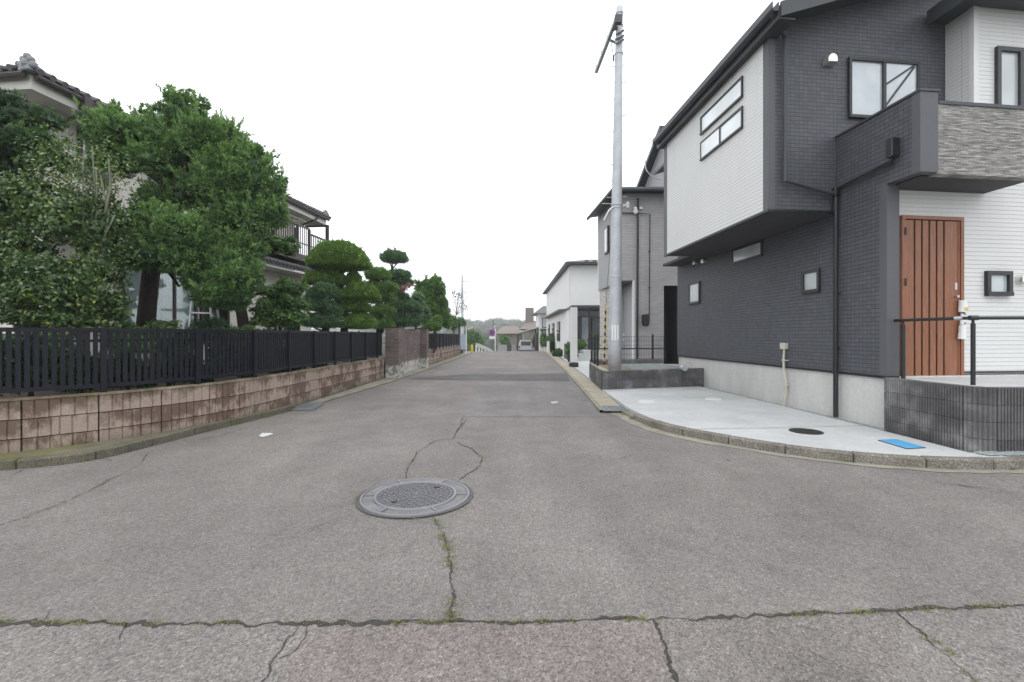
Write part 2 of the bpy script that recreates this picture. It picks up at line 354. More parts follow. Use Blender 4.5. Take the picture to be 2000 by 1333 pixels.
# ------------------------------------------------------------------ mesh helpers
WLOC = {}
class MB:
    def __init__(s, xf=None): s.v = []; s.f = []; s.xf = xf; s.mi = []
    def add(s, vs, fs, mi=0):
        o = len(s.v); s.v += [tuple(v) for v in vs]; s.f += [tuple(i + o for i in f) for f in fs]; s.mi += [mi] * len(fs); return s
    def box(s, x0, x1, y0, y1, z0, z1, mi=0):
        return s.add([(x, y, z) for z in (z0, z1) for y in (y0, y1) for x in (x0, x1)],
              [(0, 2, 3, 1), (4, 5, 7, 6), (0, 1, 5, 4), (2, 6, 7, 3), (0, 4, 6, 2), (1, 3, 7, 5)], mi)
    def prism(s, poly, z0, z1, mi=0):
        n = len(poly)
        return s.add([(p[0], p[1], z0) for p in poly] + [(p[0], p[1], z1) for p in poly],
              [tuple(range(n))[::-1], tuple(range(n, 2 * n))] + [(i, (i + 1) % n, n + (i + 1) % n, n + i) for i in range(n)], mi)
    def extr(s, a, b, mi=0):
        """loft between two equal polygons of 3-D points, capped"""
        n = len(a)
        return s.add(list(a) + list(b), [tuple(range(n))[::-1], tuple(range(n, 2 * n))] + [(i, (i + 1) % n, n + (i + 1) % n, n + i) for i in range(n)], mi)
    def tube(s, pts, r, n=10, mi=0, cap=True):
        pts = [Vector(p) for p in pts]; rs = r if isinstance(r, (list, tuple)) else [r] * len(pts)
        rings = []; up0 = None
        for i, p in enumerate(pts):
            t = (pts[min(i + 1, len(pts) - 1)] - pts[max(i - 1, 0)]).normalized()
            if up0 is None: up0 = Vector((0, 0, 1)) if abs(t.z) < .9 else Vector((0, 1, 0))
            a = t.cross(up0)
            if a.length < 1e-4: a = t.cross(Vector((1, 0, 0)))
            a.normalize(); b = a.cross(t).normalized(); up0 = b
            rings.append([p + (a * math.cos(2 * math.pi * k / n) + b * math.sin(2 * math.pi * k / n)) * rs[i] for k in range(n)])
        vs = [v for ri in rings for v in ri]; fs = []
        for i in range(len(pts) - 1):
            for k in range(n): fs.append((i * n + k, i * n + (k + 1) % n, (i + 1) * n + (k + 1) % n, (i + 1) * n + k))
        if cap: fs += [tuple(range(n))[::-1], tuple(range((len(pts) - 1) * n, len(pts) * n))]
        return s.add(vs, fs, mi)
    def bar(s, p, q, w, h, mi=0, up=(0, 0, 1)):
        p = Vector(p); q = Vector(q); t = (q - p).normalized(); up = Vector(up)
        a = t.cross(up)
        if a.length < 1e-4: a = t.cross(Vector((1, 0, 0)))
        a.normalize(); b = a.cross(t).normalized()
        c = lambda o: [o + a * sx * w / 2 + b * sz * h / 2 for sx, sz in ((-1, -1), (1, -1), (1, 1), (-1, 1))]
        return s.extr(c(p), c(q), mi)
    def lathe(s, c, prof, n=24, mi=0, close=True):
        vs = []; fs = []
        for r, z in prof:
            for k in range(n): vs.append((c[0] + r * math.cos(2 * math.pi * k / n), c[1] + r * math.sin(2 * math.pi * k / n), c[2] + z))
        for i in range(len(prof) - 1):
            for k in range(n): fs.append((i * n + k, i * n + (k + 1) % n, (i + 1) * n + (k + 1) % n, (i + 1) * n + k))
        if close: fs += [tuple(range(n))[::-1], tuple(range((len(prof) - 1) * n, len(prof) * n))]
        return s.add(vs, fs, mi)
    def mesh(s, name, mats, off=(0, 0, 0), smooth=False, bevel=0):
        vs = [Vector(s.xf(*v)) if s.xf else Vector(v) for v in s.v]
        o = Vector(off); me = bpy.data.meshes.new(name)
        me.from_pydata([v - o for v in vs], [], s.f)
        for m in (mats if isinstance(mats, (list, tuple)) else [mats]): me.materials.append(m)
        for i, p in enumerate(me.polygons): p.material_index = s.mi[i]
        bm = bmesh.new(); bm.from_mesh(me); bmesh.ops.recalc_face_normals(bm, faces=bm.faces)
        if bevel: bmesh.ops.bevel(bm, geom=[e for e in bm.edges if len(e.link_faces) == 2 and e.calc_face_angle(0) > .6], offset=bevel, segments=1, affect='EDGES', clamp_overlap=True)
        bm.to_mesh(me); bm.free()
        if smooth: me.shade_smooth() if hasattr(me, 'shade_smooth') else None
        return me
    def build(s, name, mats, parent=None, smooth=False, bevel=0, loc=None):
        """ONE mesh object; vertices given in world metres"""
        w = WLOC.get(parent.name, Vector((0, 0, 0))) if parent else Vector((0, 0, 0))
        if loc is None:
            if parent: loc = w
            else:
                vs = [Vector(s.xf(*v)) if s.xf else Vector(v) for v in s.v]
                loc = Vector((sum(v.x for v in vs) / len(vs), sum(v.y for v in vs) / len(vs), min(v.z for v in vs)))
        loc = Vector(loc)
        me = s.mesh(name, mats, loc, smooth, bevel)
        o = bpy.data.objects.new(name, me); scene.collection.objects.link(o); o.parent = parent
        o.location = loc - w; WLOC[o.name] = loc
        return o
def link_mesh(name, me, loc, rz=0, parent=None, scale=None):
    o = bpy.data.objects.new(name, me); scene.collection.objects.link(o); o.parent = parent
    w = WLOC.get(parent.name, Vector((0, 0, 0))) if parent else Vector((0, 0, 0))
    o.location = Vector(loc) - w; o.rotation_euler = (0, 0, rz); WLOC[o.name] = Vector(loc)
    if scale: o.scale = scale
    return o
def tag(o, label=None, cat=None, group=None, kind=None):
    if label: o['label'] = label
    if cat: o['category'] = cat
    if group: o['group'] = group
    if kind: o['kind'] = kind
    return o
def thing(name, loc, label, cat, group=None):
    o = bpy.data.objects.new(name, None); scene.collection.objects.link(o); o.location = loc
    o.empty_display_size = .3; WLOC[o.name] = Vector(loc); return tag(o, label, cat, group)
def struct_root(name, loc=(0, 0, 0)):
    o = bpy.data.objects.new(name, None); scene.collection.objects.link(o); o.location = loc
    WLOC[o.name] = Vector(loc); o['kind'] = 'structure'; return o

# ------------------------------------------------------------------ ground, roads
def sheet(name, poly, z, mat, kind='structure', parent=None, thick=None):
    mb = MB()
    if thick: mb.prism([(p[0], p[1]) for p in poly], z - thick, z)
    else: mb.add([(p[0], p[1], z) for p in poly], [tuple(range(len(poly)))])
    o = mb.build(name, mat, parent)
    if kind: o['kind'] = kind
    return o

def hz(y):   # height of the land: level street, then it drops behind the crest
    if y < 36: return 0.0
    if y < 42: return -.1 * (y - 36) ** 2 / 12
    return -.3 - .1 * (min(y, 95) - 42) if y < 95 else -5.6
mb = MB()
ys = [-14, 0, 10, 20, 30, 36, 37, 38, 39, 40, 41, 42, 50, 60, 75, 95]
for i in range(len(ys)): mb.v += [(-22, ys[i], hz(ys[i])), (-3.2, ys[i], hz(ys[i])), (2.0, ys[i], hz(ys[i])), (22, ys[i], hz(ys[i]))]
for i in range(len(ys) - 1):
    for k in range(3): mb.f.append((i * 4 + k, i * 4 + k + 1, i * 4 + k + 5, i * 4 + k + 4)); mb.mi.append(0)
o = mb.build('road', M['road']); o['kind'] = 'structure'

# surrounding land and wooded hills
def terr(x, y):
    z = hz(min(y, 95)) - .15
    if y > 90:
        k = min(1, (y - 90) / 330); q = k * k * (3 - 2 * k)
        z = -5.75 + 10.5 * q + 2.2 * q * noise.noise((x * .012, y * .006, 1)) - .035 * q * max(-40, min(90, x)) + 1.0 * q * noise.noise((x * .06, y * .03, 4))
    return z
nx, ny = 110, 60
mb = MB()
for j in range(ny + 1):
    y = -60 + (780 + 60) * (j / ny) ** 1.7
    for i in range(nx + 1):
        x = -500 + 1000 * i / nx
        z = terr(x, y)
        mb.v.append((x, y, z))
for j in range(ny):
    for i in range(nx): a = j * (nx + 1) + i; mb.f.append((a, a + 1, a + nx + 2, a + nx + 1)); mb.mi.append(0)
o = mb.build('terrain', M['meadow']); o['kind'] = 'structure'

# asphalt panels of the near lane below the transverse joint
def g2(px, py): v = ground(px, py); return (v.x, v.y)
JY = [(-400, 1216), (0, 1217), (250, 1219), (600, 1220), (900, 1218), (1280, 1212), (1755, 1196), (2000, 1182), (2500, 1160)]
J = [g2(*p) for p in JY]
sheet('road_panel', [J[0], J[1], J[2], J[3], (-.78, 1.2), (-1.1, -3), (-6, -3)], .004, M['road_pale'])
sheet('road_panel', [J[3], J[4], J[5], (.58, 1.2), (.5, -3), (-1.1, -3), (-.78, 1.2)], .004, M['road_pink'])
sheet('road_panel', [J[5], J[6], (1.05, 1.2), (1.2, -3), (.5, -3), (.58, 1.2)], .004, M['road_grey'])
sheet('road_panel', [J[6], J[7], J[8], (6, 1.5), (6, -3), (1.2, -3), (1.05, 1.2)], .004, M['road_pale'])
sheet('road_patch', [g2(940, 742), g2(1113, 742), g2(1150, 785), g2(1178, 815), g2(903, 815)], .004, M['road_patch'])
sheet('road_strip', [g2(790, 741), g2(905, 732), g2(1106, 730), g2(1114, 745), g2(1000, 745), g2(900, 743)], .008, M['road_strip'])

def crack(name, pts, w, jag=.5, wend=None, z=.0062, step=.03, seed=1, mat='crack'):
    rr = random.Random(seed); P = [ground(*p) for p in pts]; C = []
    for a, b in zip(P, P[1:]):
        n = max(2, int((b - a).length / step))
        for k in range(n): C.append(a.lerp(b, k / n))
    C.append(P[-1]); mb = MB(); L = len(C); off = 0
    for i, c in enumerate(C):
        t = (C[min(i + 1, L - 1)] - C[max(i - 1, 0)]); t.z = 0; t.normalize(); n_ = Vector((-t.y, t.x, 0))
        off = off * .7 + rr.uniform(-1, 1) * w * jag
        ww = w + ((wend if wend is not None else w) - w) * i / L
        ww *= max(.12, .75 + 1.1 * noise.noise(Vector((c.x * 6, c.y * 6, seed))))
        a = ww * rr.uniform(.2, 1.0) * .5; b = ww * rr.uniform(.2, 1.0) * .5
        q1 = c + n_ * (off + a); q2 = c + n_ * (off - b)
        mb.v += [(q1.x, q1.y, z), (q2.x, q2.y, z)]
        if i: k = 2 * i; mb.f.append((k - 2, k, k + 1, k - 1)); mb.mi.append(0)
    o = mb.build(name, M[mat]); o['kind'] = 'structure'; return C
CR = {}
CR['joint'] = crack('road_joint', JY, .042, .3, seed=3, step=.02)
CR['a'] = crack('road_crack', [(1280, 1214), (1290, 1250), (1300, 1275), (1312, 1310), (1325, 1345)], .021, .25, .024, seed=4, step=.012)
CR['b'] = crack('road_crack', [(1750, 1198), (1800, 1240), (1850, 1285), (1910, 1335)], .017, .3, seed=5, step=.012)
crack('road_crack', [(590, 1222), (560, 1250), (548, 1275), (536, 1292), (525, 1310), (512, 1335)], .014, .5, seed=6, step=.01)
crack('road_crack', [(603, 1222), (600, 1245), (585, 1262), (570, 1280), (545, 1287)], .010, .5, seed=7, step=.01)
crack('road_crack', [(248, 1220), (240, 1235), (235, 1250)], .008, .4, seed=8, step=.01)
CR['c'] = crack('road_crack', [(845, 1012), (862, 1040), (876, 1075), (880, 1130), (884, 1180), (880, 1217)], .016, .5, .022, seed=9, step=.012)
CR['d'] = crack('road_crack', [(792, 935), (800, 910), (815, 885), (850, 862), (885, 858), (890, 845), (912, 820)], .014, .5, .018, seed=10, step=.02)
CR['e'] = crack('road_crack', [(893, 865), (925, 880), (942, 895), (938, 910), (897, 937)], .016, .5, seed=11, step=.02)
CR['f'] = crack('road_crack', [(-20, 1032), (0, 1027), (60, 1008), (110, 988), (180, 957), (230, 930), (275, 908)], .011, .5, .007, seed=12, step=.02)
crack('road_crack', [(272, 908), (282, 896), (290, 886)], .012, .5, seed=13)
crack('road_crack', [(570, 1045), (620, 1030), (660, 1015), (690, 1005)], .007, .6, seed=14, step=.015)
crack('road_crack', [(640, 990), (690, 988)], .006, .5, seed=15)
crack('road_crack', [(340, 868), (500, 870), (700, 868), (860, 864)], .012, .3, seed=16, z=.0058, step=.05, mat='gutter')
crack('road_crack', [(1828, 943), (1880, 950), (1930, 955), (1990, 966)], .016, .6, seed=17)
crack('road_crack', [(1930, 948), (2010, 956)], .014, .6, seed=18)
crack('road_crack', [(1213, 950), (1245, 948)], .012, .6, seed=19); crack('road_crack', [(1238, 953), (1250, 959)], .010, .6, seed=20)
crack('road_crack', [(1215, 895), (1235, 890)], .012, .6, seed=21); crack('road_crack', [(1410, 896), (1425, 902)], .018, .6, seed=22)
crack('road_crack', [(1235, 853), (1250, 853)], .014, .6, seed=23); crack('road_crack', [(1132, 782), (1150, 784)], .03, .6, seed=24)
crack('road_crack', [(20, 930), (40, 920)], .012, .5, seed=25); crack('road_crack', [(195, 895), (215, 901)], .012, .5, seed=26)
crack('road_crack', [(380, 862), (430, 852), (480, 835)], .014, .5, seed=27)
crack('road_crack', [(905, 815), (900, 830), (890, 845)], .02, .6, seed=28)
crack('road_crack', [(80, 1198), (100, 1192), (90, 1210)], .006, .8, seed=29, step=.01)
# small marks on the road
mb = MB(); mb.add([ground(*p, .006) for p in ((505, 852), (512, 846), (530, 846), (534, 848), (514, 854))], [(0, 1, 2, 3, 4)])
tag(mb.build('paint_mark', M['cap']), 'small white paint smear on the asphalt near the left kerb', 'paint mark')
mb = MB(); mb.add([ground(*p, .012) for p in ((1075, 785), (1088, 784), (1091, 787), (1078, 789))], [(0, 1, 2, 3)])
tag(mb.build('paint_mark', M['faint']), 'small pale square mark on the grey road patch further up the street', 'paint mark')

# ------------------------------------------------------------------ manhole in the road
MC = Vector((-.775, 3.70, 0))
man = thing('manhole', MC, 'large round cast iron manhole cover set in the asphalt in mid road', 'manhole')
mb = MB(); mb.lathe(MC, [(.462, .0085), (.462, .0092)], 48); mb.build('patch_ring', M['road_strip'], man)
mb = MB(); mb.lathe(MC, [(.410, .002), (.416, .018), (.430, .018), (.436, .002)], 64, close=False); mb.build('outer_ring', M['iron'], man)
mb = MB(); mb.lathe(MC, [(.412, .0095), (.412, .0105)], 64); mb.build('flange', M['ironflange'], man)
for k in range(6):
    a = math.radians(60 * k + 3); d = Vector((math.cos(a), math.sin(a), 0))
    mb = MB(); mb.bar(MC + d * .325 + Vector((0, 0, .015)), MC + d * .412 + Vector((0, 0, .015)), .013, .008); mb.build('spoke', M['iron'], man)
mb = MB(); mb.lathe(MC, [(.300, .012), (.306, .022), (.324, .022), (.330, .012)], 64, close=False); mb.build('lid_rim', M['iron'], man)
mb = MB(); mb.lathe(MC, [(.301, .0125), (.301, .0145)], 64); mb.build('lid', M['irond'], man)
mb = MB()
for ri, (r, n) in enumerate([(.075, 9), (.115, 13), (.155, 17), (.195, 22), (.235, 26), (.272, 30)]):
    for k in range(n):
        a = 2 * math.pi * (k + .5 * (ri % 2)) / n; c = MC + Vector((math.cos(a), math.sin(a), 0)) * r; rr = .0155
        arc = [c + Vector((math.cos(a + b), math.sin(a + b), 0)) * rr + Vector((0, 0, .0165)) for b in (-1.5, -.9, -.3, .3, .9, 1.5)]
        for p, q in zip(arc, arc[1:]): mb.bar(p, q, .009, .006)
tag(mb.build('scale_pattern', M['iron'], man), kind='stuff')
mb = MB(); mb.lathe(MC, [(.046, .014), (.048, .021), (.054, .021), (.056, .014)], 24, close=False)
for a in range(0, 180, 45):
    d = Vector((math.cos(math.radians(a)), math.sin(math.radians(a)), 0)); mb.bar(MC - d * .04 + Vector((0, 0, .0175)), MC + d * .04 + Vector((0, 0, .0175)), .006, .005)
mb.build('emblem', M['iron'], man)
for d in (Vector((.14, .17, 0)), Vector((-.13, -.17, 0))):
    mb = MB(); c = MC + d + Vector((0, 0, .0195)); mb.bar(c - Vector((.02, .01, 0)), c + Vector((.02, .01, 0)), .022, .007); mb.build('key_slot', M['irondark'], man)

# ------------------------------------------------------------------ generic path helpers
def resample(P, step):
    P = [Vector((p[0], p[1], 0)) for p in P]; out = []; acc = 0; seg = 0
    cum = [0]
    for a, b in zip(P, P[1:]): cum.append(cum[-1] + (b - a).length)
    L = cum[-1]; n = int(L / step)
    def pt(s):
        s = max(0, min(L, s))
        for i in range(len(P) - 1):
            if s <= cum[i + 1] + 1e-9: return P[i].lerp(P[i + 1], (s - cum[i]) / max(1e-9, cum[i + 1] - cum[i]))
        return P[-1].copy()
    return pt, L
def smooth_path(P, it=2):
    P = [Vector((p[0], p[1], 0)) for p in P]
    for _ in range(it):
        Q = [P[0]]
        for a, b in zip(P, P[1:]): Q += [a.lerp(b, .25), a.lerp(b, .75)]
        Q.append(P[-1]); P = Q
    return P
def offset_path(P, d):
    out = []
    for i, p in enumerate(P):
        t = P[min(i + 1, len(P) - 1)] - P[max(i - 1, 0)]; t.normalize(); out.append(p + Vector((-t.y, t.x, 0)) * d)
    return out
def wall_strip(P, d0, d1, z0, z1, mb=None):
    """solid ribbon between two offsets of a path"""
    A = offset_path(P, d0); B = offset_path(P, d1); mb = mb or MB(); o = len(mb.v); n = len(P)
    for a, b in zip(A, B): mb.v += [(a.x, a.y, z0), (b.x, b.y, z0), (b.x, b.y, z1), (a.x, a.y, z1)]
    for i in range(n - 1):
        k = o + 4 * i
        for e in range(4): mb.f.append((k + e, k + 4 + e, k + 4 + (e + 1) % 4, k + (e + 1) % 4)); mb.mi.append(0)
    mb.f += [(o, o + 1, o + 2, o + 3), (o + 4 * n - 4, o + 4 * n - 1, o + 4 * n - 2, o + 4 * n - 3)]; mb.mi += [0, 0]
    return mb

def block_mesh(name, L, H, T, ribs, mat, depth=.008, groove=.012, seed=0, gap=.013, rough=0.0):
    """a split block: x 0..L, front face at y=0 (outside is -y), vertical grooves between ribs"""
    rr = random.Random(seed); mb = MB(); xs = []; L0 = gap / 2; L1 = L - gap / 2
    w = (L1 - L0) / ribs
    edges = [L0] + [L0 + w * (k + rr.uniform(-.18, .18) * (1 if rough else 0)) for k in range(1, ribs)] + [L1]
    prof = []
    for k in range(ribs):
        a, b = edges[k], edges[k + 1]; g = groove / 2; o = rr.uniform(0, rough)
        prof += [(a + g * (k > 0) + (0 if k else .002), -depth + o), (b - g * (k < ribs - 1) - (0 if k < ribs - 1 else .002), -depth + o)]
        if k < ribs - 1: prof += [(b - g * .4, .0), (b + g * .4, .0)]
    poly = prof + [(L1, T), (L0, T)]
    mb.prism(poly, gap / 2, H - gap / 2)
    return mb.mesh(name, mat)

def lay_blocks(P, z0, rows, rh, bl, meshes, parent, name='block', bond=0.0, side=1):
    """P runs so that the outside lies to the right-hand side (-y of the block)"""
    pt, L = resample(P, bl)
    for r in range(rows):
        s = -bl * (bond * (r % 2))
        while s < L - .02:
            a = max(0, s); b = min(L, s + bl)
            if b - a > .05:
                p, q = pt(a), pt(b); d = q - p
                o = link_mesh(name, meshes[R.randrange(len(meshes))], (p.x, p.y, z0 + r * rh), math.atan2(d.y, d.x), parent, (d.length / bl, 1, 1))
            s += bl

# ------------------------------------------------------------------ LEFT: block wall, fence, kerb
WP = [(-9.2, 4.15), (-7.6, 4.2), (-6.6, 4.30), (-5.80, 4.38), (-5.15, 4.72), (-4.52, 5.42), (-4.15, 6.2), (-3.95, 7.0), (-3.90, 8.6), (-3.86, 10.5), (-3.80, 13.62)]
WPs = smooth_path(WP, 2)
# outside (street) is to the right of a path running towards +y
lw = thing('block_wall', (-4.2, 7.5, 0), 'low pinkish split block wall with brown stains under the dark fence, nearer stretch', 'wall', 'stained low block walls on the left')
tb = [block_mesh('block', .6, .2, .10, 6, M['tanblock'], .014, .016, k, .010, .004) for k in range(4)]
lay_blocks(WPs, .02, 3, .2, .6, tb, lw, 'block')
wall_strip(WPs, .035, .10, 0, .614).build('mortar_core', M['mortar'], lw)
wall_strip(WPs, -.014, .12, .62, .642).build('coping', M['tanblock'], lw)
WP2 = smooth_path([(-3.56, 18.45), (-3.50, 22), (-3.44, 26), (-3.40, 30)], 1)
lw2 = thing('block_wall', (-3.5, 24, 0), 'low brown stained block wall beyond the brick gate wall', 'wall', 'stained low block walls on the left')
lay_blocks(WP2, 0, 3, .2, .6, tb, lw2, 'block')
wall_strip(WP2, .004, .10, 0, .594).build('mortar_core', M['mortar'], lw2)
wall_strip(WP2, -.016, .12, .60, .618).build('coping', M['tanblock'], lw2)

slat_me = MB().box(-.021, .021, -.006, .006, .74, 1.335).mesh('slat', M['navy'])
slat2_me = MB().box(-.021, .021, -.006, .006, .74, 1.335).mesh('slat', M['navy'])
post_me = MB().box(-.03, .03, -.025, .025, .62, 1.385).mesh('post', M['navy'], bevel=.004)
def fence(P, root, s0, step=.067, posts=1.0, slats=True, rear=None):
    Q = offset_path(P, .06); pt, L = resample(Q, 1)
    Qs = [pt(s0 + (L - s0) * i / 60) for i in range(61)]
    wall_strip(Qs, -.02, .02, 1.335, 1.38).build('top_rail', M['navy'], root)
    wall_strip(Qs, -.02, .02, .70, .745).build('bottom_rail', M['navy'], root)
    wall_strip(Qs, .014, .022, 1.22, 1.25).build('back_rail', M['navy'], root)
    s = s0 + .05
    if slats:
        while s < L:
            p = pt(s); q = pt(s + .02); d = (q - p) if (q - p).length > 1e-5 else Vector((0, 1, 0))
            link_mesh('slat', slat_me, p, math.atan2(d.y, d.x), root); s += step
    else:
        mb = MB()
        while s < L:
            p = pt(s); mb.box(p.x - .006, p.x + .006, p.y - .021, p.y + .021, .70, 1.335); s += step
        tag(mb.build('slat', M['navy'], root), kind='stuff')
    s = s0
    while s <= L + .01:
        p = pt(s); q = pt(min(s + .05, L)); d = q - p
        if d.length < 1e-4: d = Vector((0, 1, 0))
        n_ = Vector((d.y, -d.x, 0)).normalized() * .018
        link_mesh('post', post_me, p + n_, math.atan2(d.y, d.x), root); s += posts
fe = thing('fence', (-4.3, 7.5, .62), 'dark navy slatted metal fence on the low stained wall, nearer stretch', 'fence', 'dark slatted fences on the left')
fence(WPs, fe, 1.8, posts=1.0)
fe2 = thing('fence', (-3.5, 24, .62), 'dark slatted metal fence on the low wall beyond the brick gate wall', 'fence', 'dark slatted fences on the left')
fence(WP2, fe2, .05, posts=1.0, slats=False)

# brick gate wall
bp = thing('brick_wall', (-3.6, 16, 0), 'grey brown thin brick wall with worn white base between the two fences', 'wall')
MB().box(-3.78, -3.38, 13.7, 14.1, 0, 1.52).build('pillar', M['brick'], bp, bevel=.006)
MB().extr([(-3.80, 14.1, 0), (-3.64, 14.1, 0), (-3.64, 14.1, 1.50), (-3.80, 14.1, 1.50)], [(-3.74, 17.95, 0), (-3.58, 17.95, 0), (-3.58, 17.95, 1.53), (-3.74, 17.95, 1.53)]).build('panel', M['brick'], bp)
MB().box(-3.70, -3.33, 17.95, 18.33, 0, 1.55).build('pillar', M['brick'], bp, bevel=.006)
MB().box(-3.79, -3.37, 13.69, 14.11, 1.52, 1.55).build('cap', M['mortar'], bp)
MB().box(-3.71, -3.32, 17.94, 18.34, 1.55, 1.58).build('cap', M['mortar'], bp)

# left kerb
KL = smooth_path([(-9.5, 3.62), (-7.6, 3.66), (-6.2, 3.85)] + [g2(*p) for p in ((0, 920), (100, 911), (187, 900), (310, 869), (400, 845), (500, 821), (578, 801))], 1)
kr = struct_root('left_kerb', (-4.5, 5, 0))
pt, L = resample(KL, .6); s = 0; i = 0
while s < L - .05:
    a, b = s, min(L, s + .595); P = [pt(a + (b - a) * t / 4) for t in range(5)]
    dz = R.uniform(-.006, .006)
    wall_strip(P, 0, .14, -.02, .095 + dz).build('kerb_stone', M['kerb_l'], kr, bevel=.012); s += .603
strip = [p for p in [Vector(q) for q in offset_path(KL, .14)]]
wallfoot = [p for p in WPs if p.y < 7.9]
mb = MB(); n = 60
pa, La = resample(strip, 1); pb, Lb = resample(wallfoot + [Vector((-3.90, 8.2, 0))], 1)
for i in range(n + 1):
    a = pa(La * i / n); b = pb(Lb * i / n); mb.v += [(a.x, a.y, .083), (b.x, b.y, .088)]
    if i: k = 2 * i; mb.f.append((k - 2, k, k + 1, k - 1)); mb.mi.append(0)
mb.build('verge_strip', M['strip_l'], kr)
# flush gutter strip beyond the kerb
GL = smooth_path([(-3.74, 8.0), (-3.62, 9.0), (-3.45, 11), (-3.32, 13), (-3.15, 18.4), (-3.05, 24), (-3.0, 31), (-2.95, 36)], 1)
mb = MB()
for i, p in enumerate(GL):
    w = .30 if p.y < 10 else (.55 if p.y < 18.4 else .42)
    mb.v += [(p.x, p.y, .012), (p.x - w, p.y, .016)]
    if i: k = 2 * i; mb.f.append((k - 2, k, k + 1, k - 1)); mb.mi.append(0)
mb.build('left_gutter', M['gutter'])['kind'] = 'structure'
mb = wall_strip(GL, -.012, .02, 0, .018); mb.build('left_gutter_edge', M['strip_l'])['kind'] = 'structure'

def grating(root, c, ux, uy, lx, ly, z=.02, bars=9):
    c = Vector(c); ux = Vector(ux).normalized(); uy = Vector(uy).normalized(); Z = Vector((0, 0, z))
    mb = MB(); mb.extr([c + ux * a * lx / 2 + uy * b * ly / 2 + Vector((0, 0, z - .006)) for a, b in ((-1, -1), (1, -1), (1, 1), (-1, 1))],
            [c + ux * a * lx / 2 + uy * b * ly / 2 + Vector((0, 0, z - .002)) for a, b in ((-1, -1), (1, -1), (1, 1), (-1, 1))]); mb.build('pit', M['irondark'], root)
    for sgn in (-1, 1):
        MB().bar(c + Z - ux * lx / 2 + uy * sgn * ly / 2, c + Z + ux * lx / 2 + uy * sgn * ly / 2, .02, .02).build('frame_bar', M['grate'], root)
        MB().bar(c + Z - uy * ly / 2 + ux * sgn * lx / 2, c + Z + uy * ly / 2 + ux * sgn * lx / 2, .02, .021).build('frame_bar', M['grate'], root)
    mb = MB()
    for k in range(bars):
        o = (k + .5) / bars - .5; mb.bar(c + Z - uy * ly / 2 + ux * lx * o, c + Z + uy * ly / 2 + ux * lx * o, .022, .016)
    for o in (-.25, .25): mb.bar(c + Z - ux * lx / 2 + uy * ly * o, c + Z + ux * lx / 2 + uy * ly * o, .012, .017)
    tag(mb.build('grating_bar', M['grate'], root), kind='stuff')
gr = thing('drain_grate', (-3.68, 8.35, 0), 'steel drain grating in the gutter at the end of the mossy left kerb', 'drain grate')
grating(gr, (-3.66, 8.3, 0), (-.15, 1, 0), (1, .15, 0), .75, .34)

# garden soil behind the left wall
poly = [(p.x - .1, p.y + .02) for p in WPs] + [(-3.75, 18.4), (-3.6, 30), (-3.6, 34), (-30, 34), (-30, 4.6)]
sheet('garden_ground', poly, .5, M['soil'], thick=.5)

# ------------------------------------------------------------------ RIGHT: kerb, slab, gutter
KR0 = [g2(*p) for p in ((1213, 807), (1244, 824), (1290, 842), (1330, 851.5), (1407, 866.5), (1505, 884), (1623, 900), (1757, 912.5), (1894, 919), (2000, 918))] + [(6.5, 4.62), (9, 4.95), (13, 5.3)]
KR = smooth_path(KR0, 1)
kr2 = struct_root('right_kerb', (3.5, 5, 0))
pt, L = resample(KR, .6); s = 0
while s < L - .05:
    a, b = s, min(L, s + .594); P = [pt(a + (b - a) * t / 4) for t in range(5)]
    h = .05 + .045 * min(1, s / .8)
    wall_strip(P, .0, .12, -.02, h + R.uniform(-.004, .004)).build('kerb_stone', M['kerb_r'], kr2, bevel=.010); s += .604
# worn concrete apron outside the kerb
mb = MB(); pt, L = resample(KR, .1); s = 0; i = 0
P = [pt(x * .08) for x in range(int(L / .08) + 1)]; A = offset_path(P, .0)
for i, a in enumerate(A):
    t = (P[min(i + 1, len(P) - 1)] - P[max(i - 1, 0)]).normalized(); n_ = Vector((t.y, -t.x, 0))
    w = (.17 if i < 30 else .12) + .05 * noise.noise((i * .31, 0, 0)) + (.22 if i > 62 else 0); b = a + n_ * w
    mb.v += [(a.x, a.y, .0045), (b.x, b.y, .0045)]
    if i: k = 2 * i; mb.f.append((k - 2, k, k + 1, k - 1)); mb.mi.append(0)
mb.build('gutter_apron', M['gutter'])['kind'] = 'structure'

# house frame: u along the front, v along the side wall away from the camera
A0 = Vector((4.853, 5.95, 0)); U = Vector((1, .12, 0)).normalized(); V = Vector((-.0613, 1, 0)).normalized()
def H(u, v, z): p = A0 + U * u + V * v; return (p.x, p.y, z)
def _solve(px, py, base, d):
    # intersect vertical plane base + s*d with the sight line; gives (s, z)
    k = (px - 1000) / F; Yc = (base.y * k - base.x) / (d.x - d.y * k); Y = base.y + Yc * d.y
    return Yc, EYE + (655 - py) / F * Y
def side(px, py, u=0): return _solve(px, py, A0 + U * u, V)
def front(px, py, v=0): return _solve(px, py, A0 + V * v, U)

